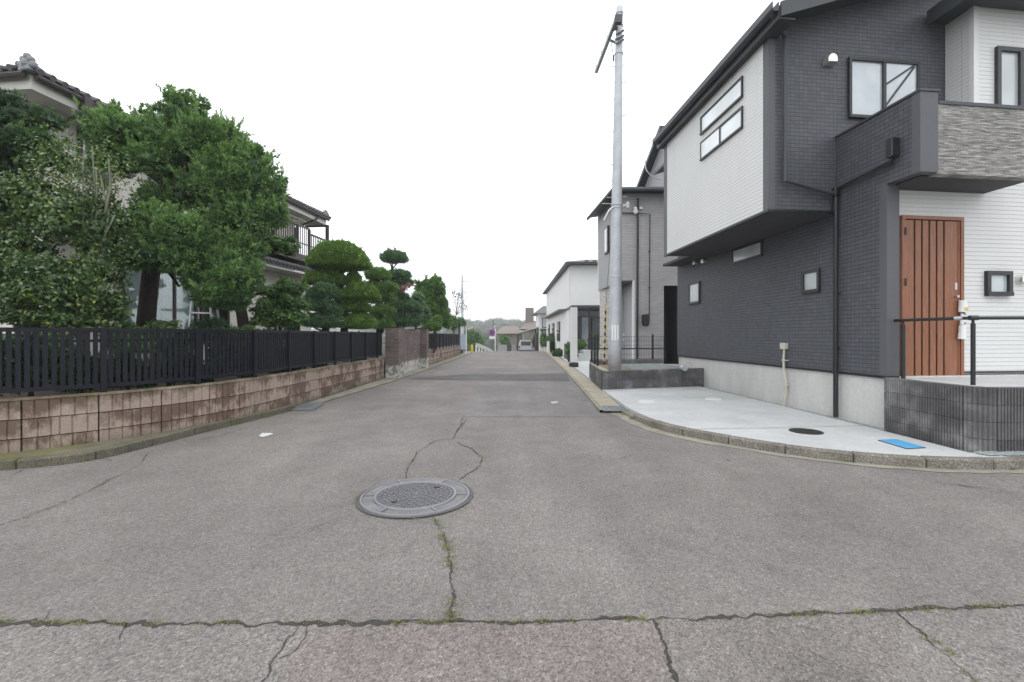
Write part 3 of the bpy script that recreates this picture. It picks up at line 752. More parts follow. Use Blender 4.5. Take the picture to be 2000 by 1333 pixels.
# slab
inner = [p for p in offset_path(KR, .12)]
inner = [p for p in inner if p.x < 5.6]
wl_line = [Vector((4.853 - .1 - .0613 * (y - 5.95), y, 0)) for y in (10.9, 8, 6.0)]
poly = [(p.x, p.y) for p in inner] + [(5.6, 4.70), (4.72, 4.74)] + [(4.70, 6.0)] + [(wl_line[1].x, 8), (wl_line[0].x, 10.9), (4.5, 10.98), (2.02, 10.27)]
sheet('concrete_slab', poly, .088, M['slab'], thick=.1)
z = .0925
for pts in ([(1350, 838), (1500, 836), (1690, 831)], [(1290, 775), (1450, 778), (1520, 783)]):
    P = [ground(x, y, .0925) for x, y in pts]; mb = MB()
    mb.v = [tuple(p + Vector((0, s * .006, 0))) for p in P for s in (-1, 1)]
    for i in range(len(P) - 1): mb.f.append((2 * i, 2 * i + 2, 2 * i + 3, 2 * i + 1)); mb.mi.append(0)
    mb.build('slab_joint', M['gutter'])['kind'] = 'structure'
# gravel along the foot of the wall
mb = MB(); mb.add([(4.70, 5.9, .062), (4.86, 5.9, .062), (4.62, 10.9, .062), (4.50, 10.9, .062)], [(0, 1, 2, 3)])
tag(mb.build('gravel_bed', M['gravel']), kind='structure')
gv = MB(); ico = [Vector(v) for v in ((0, 0, 1), (1, 0, 0), (0, 1, 0), (-1, 0, 0), (0, -1, 0), (0, 0, -1))]
icf = [(0, 1, 2), (0, 2, 3), (0, 3, 4), (0, 4, 1), (5, 2, 1), (5, 3, 2), (5, 4, 3), (5, 1, 4)]
def pebble(c, r):
    k = Matrix.Rotation(R.uniform(0, 6), 3, 'Z'); sx, sy, sz = R.uniform(.7, 1.3), R.uniform(.7, 1.3), R.uniform(.5, .9)
    gv.add([Vector(c) + k @ Vector((v.x * sx, v.y * sy, v.z * sz)) * r for v in ico], icf)
for i in range(1500):
    y = R.uniform(5.9, 10.5); pebble((4.80 - .0613 * (y - 5.95) - R.uniform(-.04, .13), y, .082), R.uniform(.007, .014))
for i in range(2600): pebble((R.uniform(4.75, 7.2), R.uniform(4.61, 4.74) + R.random() ** 3 * -.02, .098), R.uniform(.007, .014))
tag(gv.build('gravel', M['gravel']), kind='stuff')
sheet('gravel_strip', [(4.95, 4.58), (8, 4.9), (8, 5.1), (4.9, 4.76)], .094, M['gravel'])

# covered gutter along the street
gt = struct_root('covered_gutter', (1.8, 11, 0))
def gx(y):
    for (y0, a), (y1, b) in zip(GXP, GXP[1:]):
        if y <= y1: return a + (b - a) * (y - y0) / (y1 - y0)
    return GXP[-1][1]
GXP = [(7.7, 1.50), (9.6, 1.60), (12, 1.72), (15.1, 1.86), (20, 2.05), (34, 2.5)]
y = 8.15
while y < 33:
    y1 = y + .472; dz = R.uniform(-.004, .004)
    a, b = gx(y), gx(y1)
    MB().extr([(a + .04, y, 0), (a + .40, y, 0), (a + .40, y, .05 + dz), (a + .04, y, .05 + dz)], [(b + .04, y1, 0), (b + .40, y1, 0), (b + .40, y1, .05 + dz), (b + .04, y1, .05 + dz)]).build('gutter_lid', M['gutter_pale'], gt, bevel=.006)
    y += .50
ys_ = [7.7, 8.2, 9.6, 12, 15, 20, 34]
for off, w, nm in ((-.03, .06, 'gutter_edge'), (.41, .06, 'gutter_edge')):
    mb = MB()
    for i, y in enumerate(ys_):
        x = gx(y) + off; mb.v += [(x, y, 0), (x + w, y, 0), (x + w, y, .046), (x, y, .046)]
        if i:
            k = 4 * i
            for e in range(4): mb.f.append((k - 4 + e, k + e, k + (e + 1) % 4, k - 4 + (e + 1) % 4)); mb.mi.append(0)
    mb.build(nm, M['gutter'], gt)
gr = thing('drain_grate', (1.74, 7.88, 0), 'grey steel drain grating at the near end of the covered gutter by the slab', 'drain grate')
grating(gr, (1.745, 7.88, 0), (.08, 1, 0), (1, -.08, 0), .46, .40, .045, 8)

def disc(name, px, py, z, rx, mat, label, cat, rim=None, group=None):
    c = ground(px, py, z); t = thing(name, c, label, cat, group)
    MB().lathe(c, [(rx, .001), (rx, .006)], 36).build('cover', mat, t)
    MB().lathe(c, [(rx, .0), (rx + .002, .009), (rx + .016, .009), (rx + .018, .0)], 36, close=False).build('frame', rim or mat, t)
    return t, c
t, c = disc('inspection_cover', 1574, 843.5, .088, .17, M['irondark'], 'dark round iron inspection cover set in the pale concrete slab', 'inspection cover')
for k in range(-4, 5):
    h = math.sqrt(max(0, .16 ** 2 - (k * .034) ** 2)); MB().bar(c + Vector((k * .034, -h, .008)), c + Vector((k * .034, h, .008)), .012, .006).build('rib', M['irondark'], t)
disc('drain_cover', 1262, 785, .088, .13, M['cap'], 'white round drain cover in the slab nearest the covered gutter', 'drain cover', M['white_trim'])
disc('drain_cover', 1393, 780, .088, .13, M['cap'], 'white round drain cover in the slab in front of the ribbed block planter', 'drain cover', M['white_trim'])
wm = ground(1761, 868, .088)
t = thing('meter_box', wm, 'bright blue rectangular water meter lid in the concrete slab by the ribbed wall', 'meter lid')
q = [ground(x, y, .09) for x, y in ((1717, 861), (1750, 859.5), (1806, 875), (1770, 877))]
MB().extr(q, [p + Vector((0, 0, .012)) for p in q]).build('lid', M['blue'], t, bevel=.003)
cq = sum(q, Vector()) / 4; q2 = [cq + (p - cq) * 1.06 for p in q]
MB().extr([Vector((p.x, p.y, .086)) for p in q2], [Vector((p.x, p.y, .095)) for p in q2]).build('frame', M['darkfr'], t)

# ------------------------------------------------------------------ ribbed block walls
rb = [block_mesh('block', .4, .18, .11, 12, M['rib'], .016, .017, 20 + k, .005) for k in range(2)]
pw = thing('block_wall', (4.9, 4.8, .03), 'dark grey ribbed block retaining wall with rounded corner under the front door porch', 'wall')
Pside = [(4.815, 5.93), (4.85, 4.93)]
lay_blocks(Pside, .035, 4, .18, .3345, [block_mesh('block', .3345, .18, .11, 10, M['rib'], .016, .017, 30 + k, .005) for k in range(2)], pw)
Pf = [(5.02, 4.76), (10.02, 4.76)]
lay_blocks(Pf, .035, 4, .18, .4, rb, pw)
for r in range(4):
    poly = []; n = 7; c = Vector((5.02, 4.93))
    for k in range(n * 3 + 1):
        a = math.radians(180 + 90 * k / (n * 3)); rad = .17 + (.014 if k % 3 else 0)
        poly.append((c.x + rad * math.cos(a), c.y + rad * math.sin(a)))
    poly += [(5.02, 4.90), (4.99, 4.93)]
    mb = MB(); mb.prism(poly, .035 + r * .18 + .0025, .035 + (r + 1) * .18 - .0025); mb.build('corner_block', M['rib'], pw)
MB().box(5.03, 10, 4.80, 4.85, 0, .74).build('mortar_core', M['mortar'], pw)
MB().extr([(4.84, 5.9, 0), (4.90, 5.9, 0), (4.90, 5.9, .74), (4.84, 5.9, .74)], [(4.87, 4.95, 0), (4.93, 4.95, 0), (4.93, 4.95, .74), (4.87, 4.95, .74)]).build('mortar_core', M['mortar'], pw)
sheet('porch_floor', [(4.93, 5.98), (4.94, 4.95), (5.05, 4.86), (10, 4.86), (10, 6.8), (6.5, 6.28)], .745, M['slab'], thick=.3)

# planter
pl = thing('planter', (3.3, 11, .09), 'dark grey ribbed block planter bed around the utility pole foot', 'planter')
PA = Vector((2.03, 10.22)); PB = Vector((4.55, 10.92)); PC = Vector((2.22, 13.1)); PD = Vector((4.4, 13.5))
L1 = (PB - PA).length
lay_blocks([tuple(PA), tuple(PB)], .09, 2, .20, L1 / 6, [block_mesh('block', L1 / 6, .20, .11, 12, M['rib'], .016, .017, 40 + k, .005) for k in range(2)], pl)
L2 = (PA - PC).length
lay_blocks([tuple(PC), tuple(PA)], .09, 2, .20, L2 / 6, [block_mesh('block', L2 / 6, .20, .11, 12, M['rib'], .016, .017, 50 + k, .005) for k in range(2)], pl)
mb = MB(); a, b, c_, d = PA, PB, PC, PD
def ring(P, Q, t, z0, z1):
    P = Vector((P[0], P[1], 0)); Q = Vector((Q[0], Q[1], 0)); n_ = (Q - P).normalized(); n_ = Vector((-n_.y, n_.x, 0))
    mb = MB(); mb.prism([P - n_ * .014, Q - n_ * .014, Q + n_ * t, P + n_ * t], z0, z1); return mb
ring(PA, PB, .12, .49, .515).build('coping', M['rib'], pl); ring(PC, PA, .12, .492, .517).build('coping', M['gutter_pale'], pl)
ring(PB, PA, -.10, .09, .488).build('core', M['mortar'], pl)
ring(PD, PC, .12, .09, .60).build('back_wall', M['rib'], pl)
MB().prism([tuple(PA + Vector((.1, .1))), tuple(PB + Vector((-.0, .1))), tuple(PD), tuple(PC + Vector((.1, -.1)))], .3, .46).build('bed_soil', M['sand'], pl)
gv = MB()
for i in range(2500):
    u_, v_ = R.random(), R.random(); u_ = .35 + .63 * u_
    p = PA.lerp(PB, u_).lerp(PC.lerp(PD, u_), .08 + v_ * .9); pebble((p.x, p.y, .47), R.uniform(.012, .026))
tag(gv.build('gravel', M['gravel'], pl), kind='stuff')
c = at(1336, 719, 10.6)
t = thing('pipe_end', c, 'short grey metal pipe end lying on the planter edge against the house', 'pipe')
MB().tube([c + Vector((0, -.05, 0)), c + Vector((0, .12, 0))], .055, 14).build('pipe', M['galv'], t)
MB().tube([c + Vector((0, -.06, 0)), c + Vector((0, -.03, 0))], .068, 14).build('collar', M['alu'], t)

# black mesh garden fence
mf = thing('mesh_fence', (3.2, 13.0, .5), 'black wire mesh garden fence behind the planter and utility pole', 'fence')
def meshfence(P, Q, z0, z1, mf, posts):
    P = Vector(P); Q = Vector(Q); d = Q - P; L = d.length; n = int(L / .075)
    mb = MB()
    for i in range(n + 1):
        p = P.lerp(Q, i / n); mb.bar(Vector((p.x, p.y, z0 + .03)), Vector((p.x, p.y, z1 - .02)), .005, .005)
    for k in range(6):
        zz = z0 + .06 + (z1 - z0 - .1) * k / 5; mb.bar(Vector((P.x, P.y, zz)), Vector((Q.x, Q.y, zz)), .006, .006)
    tag(mb.build('wire_mesh', M['black'], mf), kind='stuff')
    for f in posts:
        p = P.lerp(Q, f); MB().bar(Vector((p.x, p.y, z0)), Vector((p.x, p.y, z1 + .02)), .045, .045).build('post', M['black'], mf)
    MB().bar(Vector((P.x, P.y, z0 + (z1 - z0) * .48)), Vector((Q.x, Q.y, z0 + (z1 - z0) * .48)), .03, .03).build('rail', M['black'], mf)
meshfence((2.25, 13.0), (4.5, 13.45), .56, 1.30, mf, (.0, .82))
meshfence((2.18, 11.7), (2.25, 13.0), .50, 1.30, mf, (.0, .45))

# ------------------------------------------------------------------ MAIN HOUSE
hs = thing('house', H(2, 3, 0), 'new two storey house of dark slate tile and white siding with a jutting upper floor', 'house')
def HB(name, u0, u1, v0, v1, z0, z1, mat, parent=None, bevel=0):
    return MB(H).box(u0, u1, v0, v1, z0, z1).build(name, mat, parent or hs, bevel=bevel)
VW = .15   # white front wall plane
HB('foundation', .02, 6.5, .02, 6.4, -.05, .757, M['found'])
HB('side_wall', 0, .17, .0, 6.42, .757, 3.262, M['tile'])
HB('drip_edge', -.012, .18, -.012, 6.43, .735, .768, M['black'])
HB('corner_trim', -.006, .178, -.007, .10, .77, 3.258, M['tile_flat'])
HB('corner_trim', -.006, .05, 6.36, 6.428, .77, 3.25, M['tile_flat'])
HB('front_wall', .17, 6.5, VW, VW + .16, .80, 3.24, M['white_lap'])
HB('front_drip_edge', .18, 6.5, VW - .012, VW + .15, .782, .806, M['black'])
# upper floor
UF = .86; uB = -1.08; vE = 4.62
def ztop(u): return 5.76 + .34 * (u - uB)
MB(H).extr([(uB, UF, 3.13), (0, UF, 3.13), (0, UF, 3.27), (1.9, UF, 3.27), (1.9, UF, ztop(1.9)), (uB, UF, ztop(uB))],
           [(uB, UF + .12, 3.13), (0, UF + .12, 3.13), (0, UF + .12, 3.27), (1.9, UF + .12, 3.27), (1.9, UF + .12, ztop(1.9)), (uB, UF + .12, ztop(uB))]).build('upper_front_wall', M['tile'], hs)
HB('upper_side_wall', uB - .002, uB + .12, UF + .125, vE, 3.13, 5.80, M['white_lap'])
HB('corner_trim', uB - .008, uB + .10, UF - .007, UF + .10, 3.12, 5.76, M['tile_flat'])
HB('corner_trim', uB - .010, uB + .05, vE - .06, vE + .10, 3.10, 5.76, M['tile_flat'])
HB('upper_back_wall', uB, .1, vE + .005, vE + .1, 3.13, 5.8, M['tile'])
HB('upper_side_wall', 0, .15, vE + .1, 6.42, 3.265, 5.9, M['tile'])
HB('overhang_soffit', uB + .01, .0, UF + .01, vE, 3.095, 3.128, M['soffit'])
HB('overhang_drip_edge', uB - .014, uB + .03, UF - .012, vE + .1, 3.10, 3.135, M['black'])
HB('overhang_drip_edge', uB + .031, .0, UF - .012, UF + .03, 3.10, 3.134, M['black'])
HB('lower_canopy', -.45, -.003, vE + .12, 6.35, 3.13, 3.19, M['soffit'])
# main roof: eave along the street, gable verge to the front
def RP(u, v, dz=0): return (u, v, ztop(u) + dz)
ue, vf, vb = uB - .10, UF - .42, vE + .22
MB(H).extr([(ue, vf, ztop(ue)), (2.3, vf, ztop(2.3)), (2.3, vf, ztop(2.3) + .07), (ue, vf, ztop(ue) + .07)],
           [(ue, vb, ztop(ue)), (2.3, vb, ztop(2.3)), (2.3, vb, ztop(2.3) + .07), (ue, vb, ztop(ue) + .07)]).build('roof', M['eave'], hs)
MB(H).extr([(ue - .01, vf - .03, ztop(ue) - .10), (2.3, vf - .03, ztop(2.3) - .10), (2.3, vf - .03, ztop(2.3) + .10), (ue - .01, vf - .03, ztop(ue) + .10)],
           [(ue - .01, vf, ztop(ue) - .10), (2.3, vf, ztop(2.3) - .10), (2.3, vf, ztop(2.3) + .10), (ue - .01, vf, ztop(ue) + .10)]).build('verge_board', M['eave'], hs)
HB('fascia', ue - .03, ue, vf, vb, ztop(ue) - .12, ztop(ue) + .06, M['eave'])
HB('eave_soffit', ue - .0, uB + .13, vf + .01, vb - .01, ztop(ue) - .11, ztop(ue) - .09, M['soffit'])
gut = MB(H)
zz = ztop(ue) + .09
prof = [(ue - .14, zz), (ue - .14, zz - .09), (ue - .11, zz - .12), (ue - .06, zz - .12), (ue - .035, zz - .09), (ue - .035, zz), (ue - .05, zz), (ue - .05, zz - .08), (ue - .125, zz - .08), (ue - .125, zz)]
gut.extr([(u, vf - .02, w) for u, w in prof], [(u, vb, w) for u, w in prof]); gut.build('gutter', M['eave'], hs)
# rear roof section
MB(H).extr([(-.5, vb - .3, 5.75), (3, vb - .3, 6.95), (3, vb - .3, 7.02), (-.5, vb - .3, 5.82)], [(-.5, 6.9, 5.75), (3, 6.9, 6.95), (3, 6.9, 7.02), (-.5, 6.9, 5.82)]).build('roof', M['eave'], hs)

# balcony
BT = 4.215
HB('balcony_side', 0, .13, -.46, UF - .005, 3.262, BT, M['tile'])
HB('balcony_corner', -.006, .235, -.467, -.36, 3.256, BT + .004, M['tile_flat'])
HB('balcony_front', .235, 1.65, -.448, -.33, 3.245, 4.085, M['stone'])
HB('balcony_end', 1.53, 1.655, -.33, VW + .7, 3.262, 4.06, M['tile'])
HB('balcony_floor', .13, 1.65, -.34, UF - .01, 3.243, 3.30, M['soffit'])
HB('cap', -.02, .15, -.48, UF - .006, BT + .004, BT + .032, M['eave'])
HB('cap', .15, .25, -.482, -.345, BT + .005, BT + .033, M['eave'])
HB('cap', .25, 1.68, -.462, -.315, 4.085, 4.125, M['eave'])
HB('cap', 1.52, 1.67, -.31, UF, 4.062, 4.10, M['eave'])
# bay on the right of the upper floor
HB('bay_wall', 1.83, 6.5, .44, .60, 3.3, 6.03, M['white_lap'])
HB('bay_side_wall', 1.83, 1.95, .61, UF - .01, 3.3, 6.03, M['white_lap'])
HB('corner_trim', 1.822, 1.90, .432, .50, 3.3, 6.03, M['white_trim'])
HB('bay_roof', 1.50, 6.6, .06, UF - .04, 6.03, 6.16, M['eave'])
HB('fascia', 1.48, 6.6, .02, .058, 5.98, 6.20, M['eave'])
HB('fascia', 1.47, 1.498, .02, UF - .05, 5.97, 6.19, M['eave'])
HB('front_wall', 1.66, 6.5, VW + .002, VW + .3, 3.242, 4.0, M['white_lap'])

def frame_rect(plane, pts4, fr, parent, fw=.045, d=.05, glass='glass', mull=None, sill=False, out=-1, pos=0.0, fm='darkfr'):
    """window from two corners on a wall plane; plane 's' (u const) or 'f' (v const)"""
    (a0, z1), (a1, z0) = pts4
    if a0 > a1: a0, a1 = a1, a0
    if z0 > z1: z0, z1 = z1, z0
    def bx(n, s0, s1, za, zb, p0, p1, m, par):
        mb = MB(H)
        if plane == 's': mb.box(pos + out * p1, pos + out * p0, s0, s1, za, zb)
        else: mb.box(s0, s1, pos + out * p1, pos + out * p0, za, zb)
        return mb.build(n, m, par)
    w = thingless = bx('window', a0 + .001, a1 - .001, z0 + .001, z1 - .001, -.004, .002, M['darkfr'], parent)
    bx('frame', a0, a1, z1 - fw, z1, 0, d, M[fm], w); bx('frame', a0, a1, z0, z0 + fw, 0, d + .012, M[fm], w)
    bx('frame', a0, a0 + fw, z0 + fw, z1 - fw, 0, d, M[fm], w); bx('frame', a1 - fw, a1, z0 + fw, z1 - fw, 0, d, M[fm], w)
    if mull:
        m_ = a0 + (a1 - a0) * mull
        bx('mullion', m_ - fw * .6, m_ + fw * .6, z0 + fw, z1 - fw, .002, d - .006, M[fm], w)
        bx('pane', a0 + fw, m_ - fw * .6, z0 + fw, z1 - fw, .003, .010, M[glass], w)
        bx('pane', m_ + fw * .6, a1 - fw, z0 + fw, z1 - fw, .003, .022, M[glass], w)
    else: bx('pane', a0 + fw, a1 - fw, z0 + fw, z1 - fw, .003, .012, M[glass], w)
    return w
def sidewin(px0, py0, px1, py1, u, **k): # corners: left/top .. right/bottom as measured at each jamb
    a = side(px0, py0, u); b = side(px1, py1, u); frame_rect('s', (a, b), 0, hs, pos=u, **k); return a, b
# long pair on the jutting white wall (heights from the near jamb at px 1452)
a = side(1370, 300, uB)[0]; b = side(1452, 300, uB)[0]
zt = side(1452, 148, uB)[1]; zb = side(1452, 190, uB)[1]
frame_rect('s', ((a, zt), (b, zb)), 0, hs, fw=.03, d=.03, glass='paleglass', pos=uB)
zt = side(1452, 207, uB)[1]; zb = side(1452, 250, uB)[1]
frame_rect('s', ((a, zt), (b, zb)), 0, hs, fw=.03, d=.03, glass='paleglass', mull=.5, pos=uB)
# lower side wall
a = side(1431, 500, 0)[0]; b = side(1490, 500, 0)[0]; frame_rect('s', ((a, side(1490, 469, 0)[1]), (b, side(1490, 500, 0)[1])), 0, hs, fw=.035, d=.03, glass='frost', pos=0)
a = side(1568, 550, 0)[0]; b = side(1603, 550, 0)[0]; frame_rect('s', ((a, side(1603, 524, 0)[1]), (b, side(1603, 570, 0)[1])), 0, hs, fw=.05, d=.035, glass='frost', pos=0)
a = side(1346, 570, 0)[0]; b = side(1368, 570, 0)[0]; frame_rect('s', ((a, side(1368, 549, 0)[1]), (b, side(1368, 592, 0)[1])), 0, hs, fw=.05, d=.035, glass='frost', pos=0)
# upper front
a = front(1655, 113, UF); b = front(1792, 113, UF); zt = front(1700, 117, UF)[1]; zb = front(1660, 232, UF)[1]
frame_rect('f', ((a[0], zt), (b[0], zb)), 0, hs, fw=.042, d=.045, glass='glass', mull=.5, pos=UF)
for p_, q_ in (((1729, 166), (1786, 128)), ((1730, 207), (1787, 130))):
    p_ = front(*p_, UF - .03); q_ = front(*q_, UF - .03); MB().bar(H(p_[0], UF - .03, p_[1]), H(q_[0], UF - .03, q_[1]), .004, .028, up=(0, 0, 1)).build('reflection_bar', M['eave'], hs)  # thin bars added in front of the pane to imitate a reflection
a = front(1942, 95, .44); b = front(1993, 95, .44); frame_rect('f', ((a[0], front(1960, 95, .44)[1]), (b[0], 4.2)), 0, hs, fw=.06, d=.05, glass='frost', pos=.44)
a = front(1922, 530, VW); b = front(1971, 579, VW); frame_rect('f', (a, b), 0, hs, fw=.055, d=.05, glass='frost', pos=VW, fm='black')

# vent hoods
def hood(p, n, r=.055, par=None, big=1.0):
    p = Vector(p); n = Vector(n).normalized(); s = n.cross(Vector((0, 0, 1))).normalized(); mb = MB()
    pts = []
    for k in range(9):
        a = math.pi * k / 8; pts.append(s * math.cos(a) * r + Vector((0, 0, 1)) * (math.sin(a) * r))
    pts = [s * r - Vector((0, 0, r * .8))] + pts + [-s * r - Vector((0, 0, r * .8))]
    mb.extr([p + q for q in pts], [p + n * r * 1.25 + q * .82 + Vector((0, 0, r * .05)) for q in pts]); mb.build('vent_hood', M['steel'], par or hs, bevel=.006)
nF = -V; nS = -U
q = front(1617, 122, UF); hood(H(q[0], UF - .003, q[1]), nF, .085)
q = front(1991, 547, VW); hood(H(q[0], VW - .003, q[1]), nF, .07)
q = side(1361, 512, 0); hood(H(-.003, q[0], q[1] - .02), nS, .07)
q = side(1378, 509, 0); hood(H(-.003, q[0], q[1] - .02), nS, .07)

# downspouts
def hp(pts, r, name='downspout', m='black', n=10): return MB().tube([H(*p) for p in pts], r, n).build(name, M[m], hs)
q = front(1527, 40, UF)[0]; zt = 5.66; zb = front(1525, 357, UF)[1]; q2 = front(1628, 377, UF - .06)
hp([(ue - .09, UF - .36, 5.70), (q + .0, UF - .07, zt - .04), (q + .004, UF - .07, zt - .10), (q + .004, UF - .07, zb), (-.07, UF - .06, zb - .16), (-.06, UF - .07, zb - .24)], .031, m='eave')
zz0 = side(1752, 300, 0)[0]
hp([(-.06, UF - .07, 3.42), (-.06, UF - .07, .10)], .033)
for zc in (2.75, 1.9, 1.1): HB('pipe_clip', -.10, -.0, UF - .09, UF - .05, zc, zc + .02, M['black'])
vbx = side(1752, 290, 0)
HB('drain_box', -.12, -.006, vbx[0] - .05, vbx[0] + .05, vbx[1] - .12, vbx[1] + .12, M['black'], bevel=.01)
hp([(-.06, vbx[0], vbx[1] - .10), (-.06, vbx[0] + .03, vbx[1] - .17), (-.06, UF - .12, 3.43), (-.06, UF - .07, 3.38)], .028)
HB('pipe_junction', -.105, -.02, UF - .115, UF - .03, 3.33, 3.46, M['black'], bevel=.01)
# cream cable box and conduit
q = side(1535, 676, 0)
HB('cable_box', -.07, -.002, q[0] - .07, q[0] + .07, q[1] - .055, q[1] + .05, M['cream'], bevel=.006)
hp([(-.03, q[0], q[1] - .05), (-.035, q[0] + .01, .9), (-.05, q[0] - .015, .7), (-.035, q[0] - .05, .5), (-.03, q[0] - .05, .3), (-.035, q[0] + .0, .08)], .019, 'conduit', 'cream', 8)
for zc in (.86, .42): HB('pipe_clip', -.06, -.0, q[0] - .08, q[0] + .04, zc, zc + .015, M['cream'])

# front door
a = front(1755, 424, VW); b = front(1875, 742, VW); u0, u1 = a[0], b[0]; z0, z1 = .747, a[1] + .01
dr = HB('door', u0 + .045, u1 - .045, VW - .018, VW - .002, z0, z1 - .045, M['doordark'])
def DB(n, ua, ub, va, vb_, za, zb, m, bev=0): return MB(H).box(ua, ub, VW - vb_, VW - va, za, zb).build(n, m, dr, bevel=bev)
DB('door_frame', u0, u0 + .045, 0, .055, z0, z1, M['door']); DB('door_frame', u1 - .045, u1, 0, .055, z0, z1, M['door']); DB('door_frame', u0 + .045, u1 - .045, 0, .055, z1 - .045, z1, M['door'])
W = u1 - u0 - .10; x = u0 + .05; wd = [.19, .115, .115, .115, .115, .30]; tot = sum(wd); gp_ = .026
wd = [w * (W - gp_ * 5) / tot for w in wd]
for w in wd: DB('plank', x, x + w, .019, .036, z0 + .01, z1 - .055, M['door'], .003); x += w + gp_
DB('plank', u1 - .075, u1 - .052, .037, .043, z0 + .01, z1 - .055, M['door'])
for zc in (.585, .90): DB('hinge', u0 + .036, u0 + .058, .055, .066, z0 + (z1 - z0) * (zc) - .05 + .5 * 0, z0 + (z1 - z0) * zc + .05, M['black'])
q = front(1861, 560, VW); DB('lock_plate', q[0] - .018, q[0] + .018, .036, .044, q[1] - .045, q[1] + .045, M['alu'])
q = front(1861, 580, VW); c = H(q[0], VW - .045, q[1]); MB().tube([c, Vector(c) + nF * .03], .018, 12).build('lock_knob', M['alu'], dr)
q0 = front(1868, 588, VW); q1 = front(1864, 664, VW)
HB2 = lambda n, z_a, z_b, ra, rb_, m, du=0: MB().tube([H(q0[0] + du, VW - .085, z_a), H(q0[0] + du, VW - .085, (z_a + z_b) / 2), H(q0[0] + du - .012, VW - .085, z_b)], [ra, (ra + rb_) / 2 * 1.05, rb_], 12).build(n, M[m], dr)
zt_, zb_ = q0[1], q1[1]; h = zt_ - zb_
HB2('handle', zt_, zb_, .014, .014, 'alu')
HB2('handle_wrap', zt_ - .0, zt_ - h * .30, .045, .042, 'paper'); HB2('handle_wrap', zt_ - h * .31, zt_ - h * .62, .026, .026, 'paper'); HB2('handle_wrap', zt_ - h * .63, zb_ + .01, .036, .042, 'paper', -.008)
HB2('tape_band', zt_ - h * .335, zt_ - h * .35, .030, .030, 'black'); HB2('tape_band', zt_ - h * .57, zt_ - h * .585, .029, .029, 'black')
c = Vector(H(q0[0] - .0, VW - .131, zt_ - h * .22)); MB().bar(c - Vector((.022, 0, 0)), c + Vector((.022, 0, 0)), .004, .04).build('yellow_label', M['yellow'], dr)

# handrail on the porch
hr = thing('handrail', (5.1, 5.1, .745), 'black tubular handrail with two posts on the porch wall before the red door', 'handrail')
zr = 1.49
p0 = Vector((4.965, 6.02, zr)); p1 = Vector((5.10, 5.08, zr)); p2 = Vector((8.5, 5.08, zr + .01))
MB().tube([p0 + Vector((-.02, -.02, -.02)), p0 + Vector((0, -.06, 0)), p1 - (p1 - p0).normalized() * .06, p1 + Vector((.05, 0, .0)), p2], .019, 12).build('rail', M['black'], hr)
for c, nm in (((4.992, 5.86), 0), ((5.12, 5.10), 1)):
    MB().tube([(c[0], c[1], .745), (c[0], c[1], zr - .06)], .022 if nm else .024, 12).build('post', M['black'], hr)
    MB().tube([(c[0], c[1], zr - .09), (c[0], c[1], zr - .016)], .014, 10).build('post_neck', M['black'], hr)
MB().tube([p1 - Vector((.04, 0, 0)), p1 + Vector((.05, 0, 0))], .026, 12).build('joint', M['black'], hr)
MB().tube([p1 + Vector((-.09, .0, .0)) - Vector((0, -.12, 0)), p1 + Vector((-.06, .06, 0))], .0215, 12).build('joint_sleeve', M['alu'], hr)

# ------------------------------------------------------------------ SECOND HOUSE (grey)
h2 = thing('house', (5.5, 17, 0), 'grey two storey house behind the utility pole with black drainpipes and dark alcove', 'house')
def B2(n, x0, x1, y0, y1, z0, z1, m, par=None, bevel=0): return MB().box(x0, x1, y0, y1, z0, z1).build(n, m, par or h2, bevel=bevel)
Y2 = 15.0; zj = EYE + 107 / F * Y2      # bottom of the upper storey over the porch
XA, XP, XQ = 3.55, 4.01, 4.96
B2('front_wall', XA, 6.4, Y2, Y2 + .15, zj, 5.92, M['grey_sid'])
B2('front_wall', XP, XQ, Y2 + .002, Y2 + .15, .35, zj, M['grey_sid'])
B2('front_wall', 5.50, 6.4, Y2 + .002, Y2 + .15, .35, zj, M['grey_sid'])
B2('front_wall', XQ, 5.5, Y2 + .002, Y2 + .15, EYE + 97 / F * Y2, zj, M['grey_sid'])
B2('porch_post', XP - .07, XP + .0, Y2 - .004, Y2 + .10, .2, zj, M['white_trim'])
B2('alcove_wall', XQ, 5.5, Y2 + 1.2, Y2 + 1.3, .2, 3.2, M['soffit']); B2('alcove_wall', XQ - .02, XQ, Y2 + .16, Y2 + 1.2, .2, 3.2, M['eave']); B2('alcove_wall', 5.5, 5.52, Y2 + .16, Y2 + 1.2, .2, 3.2, M['eave'])  # dark wall materials put the shade inside the alcove into the colour
B2('porch_ceiling', XA, XP, Y2 + .0, Y2 + 1.6, zj - .05, zj - .002, M['eave'])
B2('porch_back_wall', XA + .05, XP + .0, Y2 + 1.5, Y2 + 1.6, .2, zj - .05, M['grey_flat']); B2('porch_side_wall', XP + .0, XP + .05, Y2 + .16, Y2 + 1.5, .2, zj - .05, M['grey_flat'])
B2('foundation', XP, 6.4, Y2 + .02, Y2 + .14, 0, .35, M['found'])
MB().extr([(XA - .02, Y2 + .001, 3.05), (XA + .1, Y2 + .001, 3.05), (XA + .1, Y2 + .001, 5.92), (XA - .02, Y2 + .001, 5.92)], [(XA - .17, Y2 + 2.95, 3.05), (XA - .05, Y2 + 2.95, 3.05), (XA - .05, Y2 + 2.95, 5.92), (XA - .17, Y2 + 2.95, 5.92)]).build('side_wall', M['grey_flat'], h2)
B2('corner_trim', XA - .19, XA - .05, Y2 + 2.90, Y2 + 2.99, 3.0, 5.92, M['white_trim'])
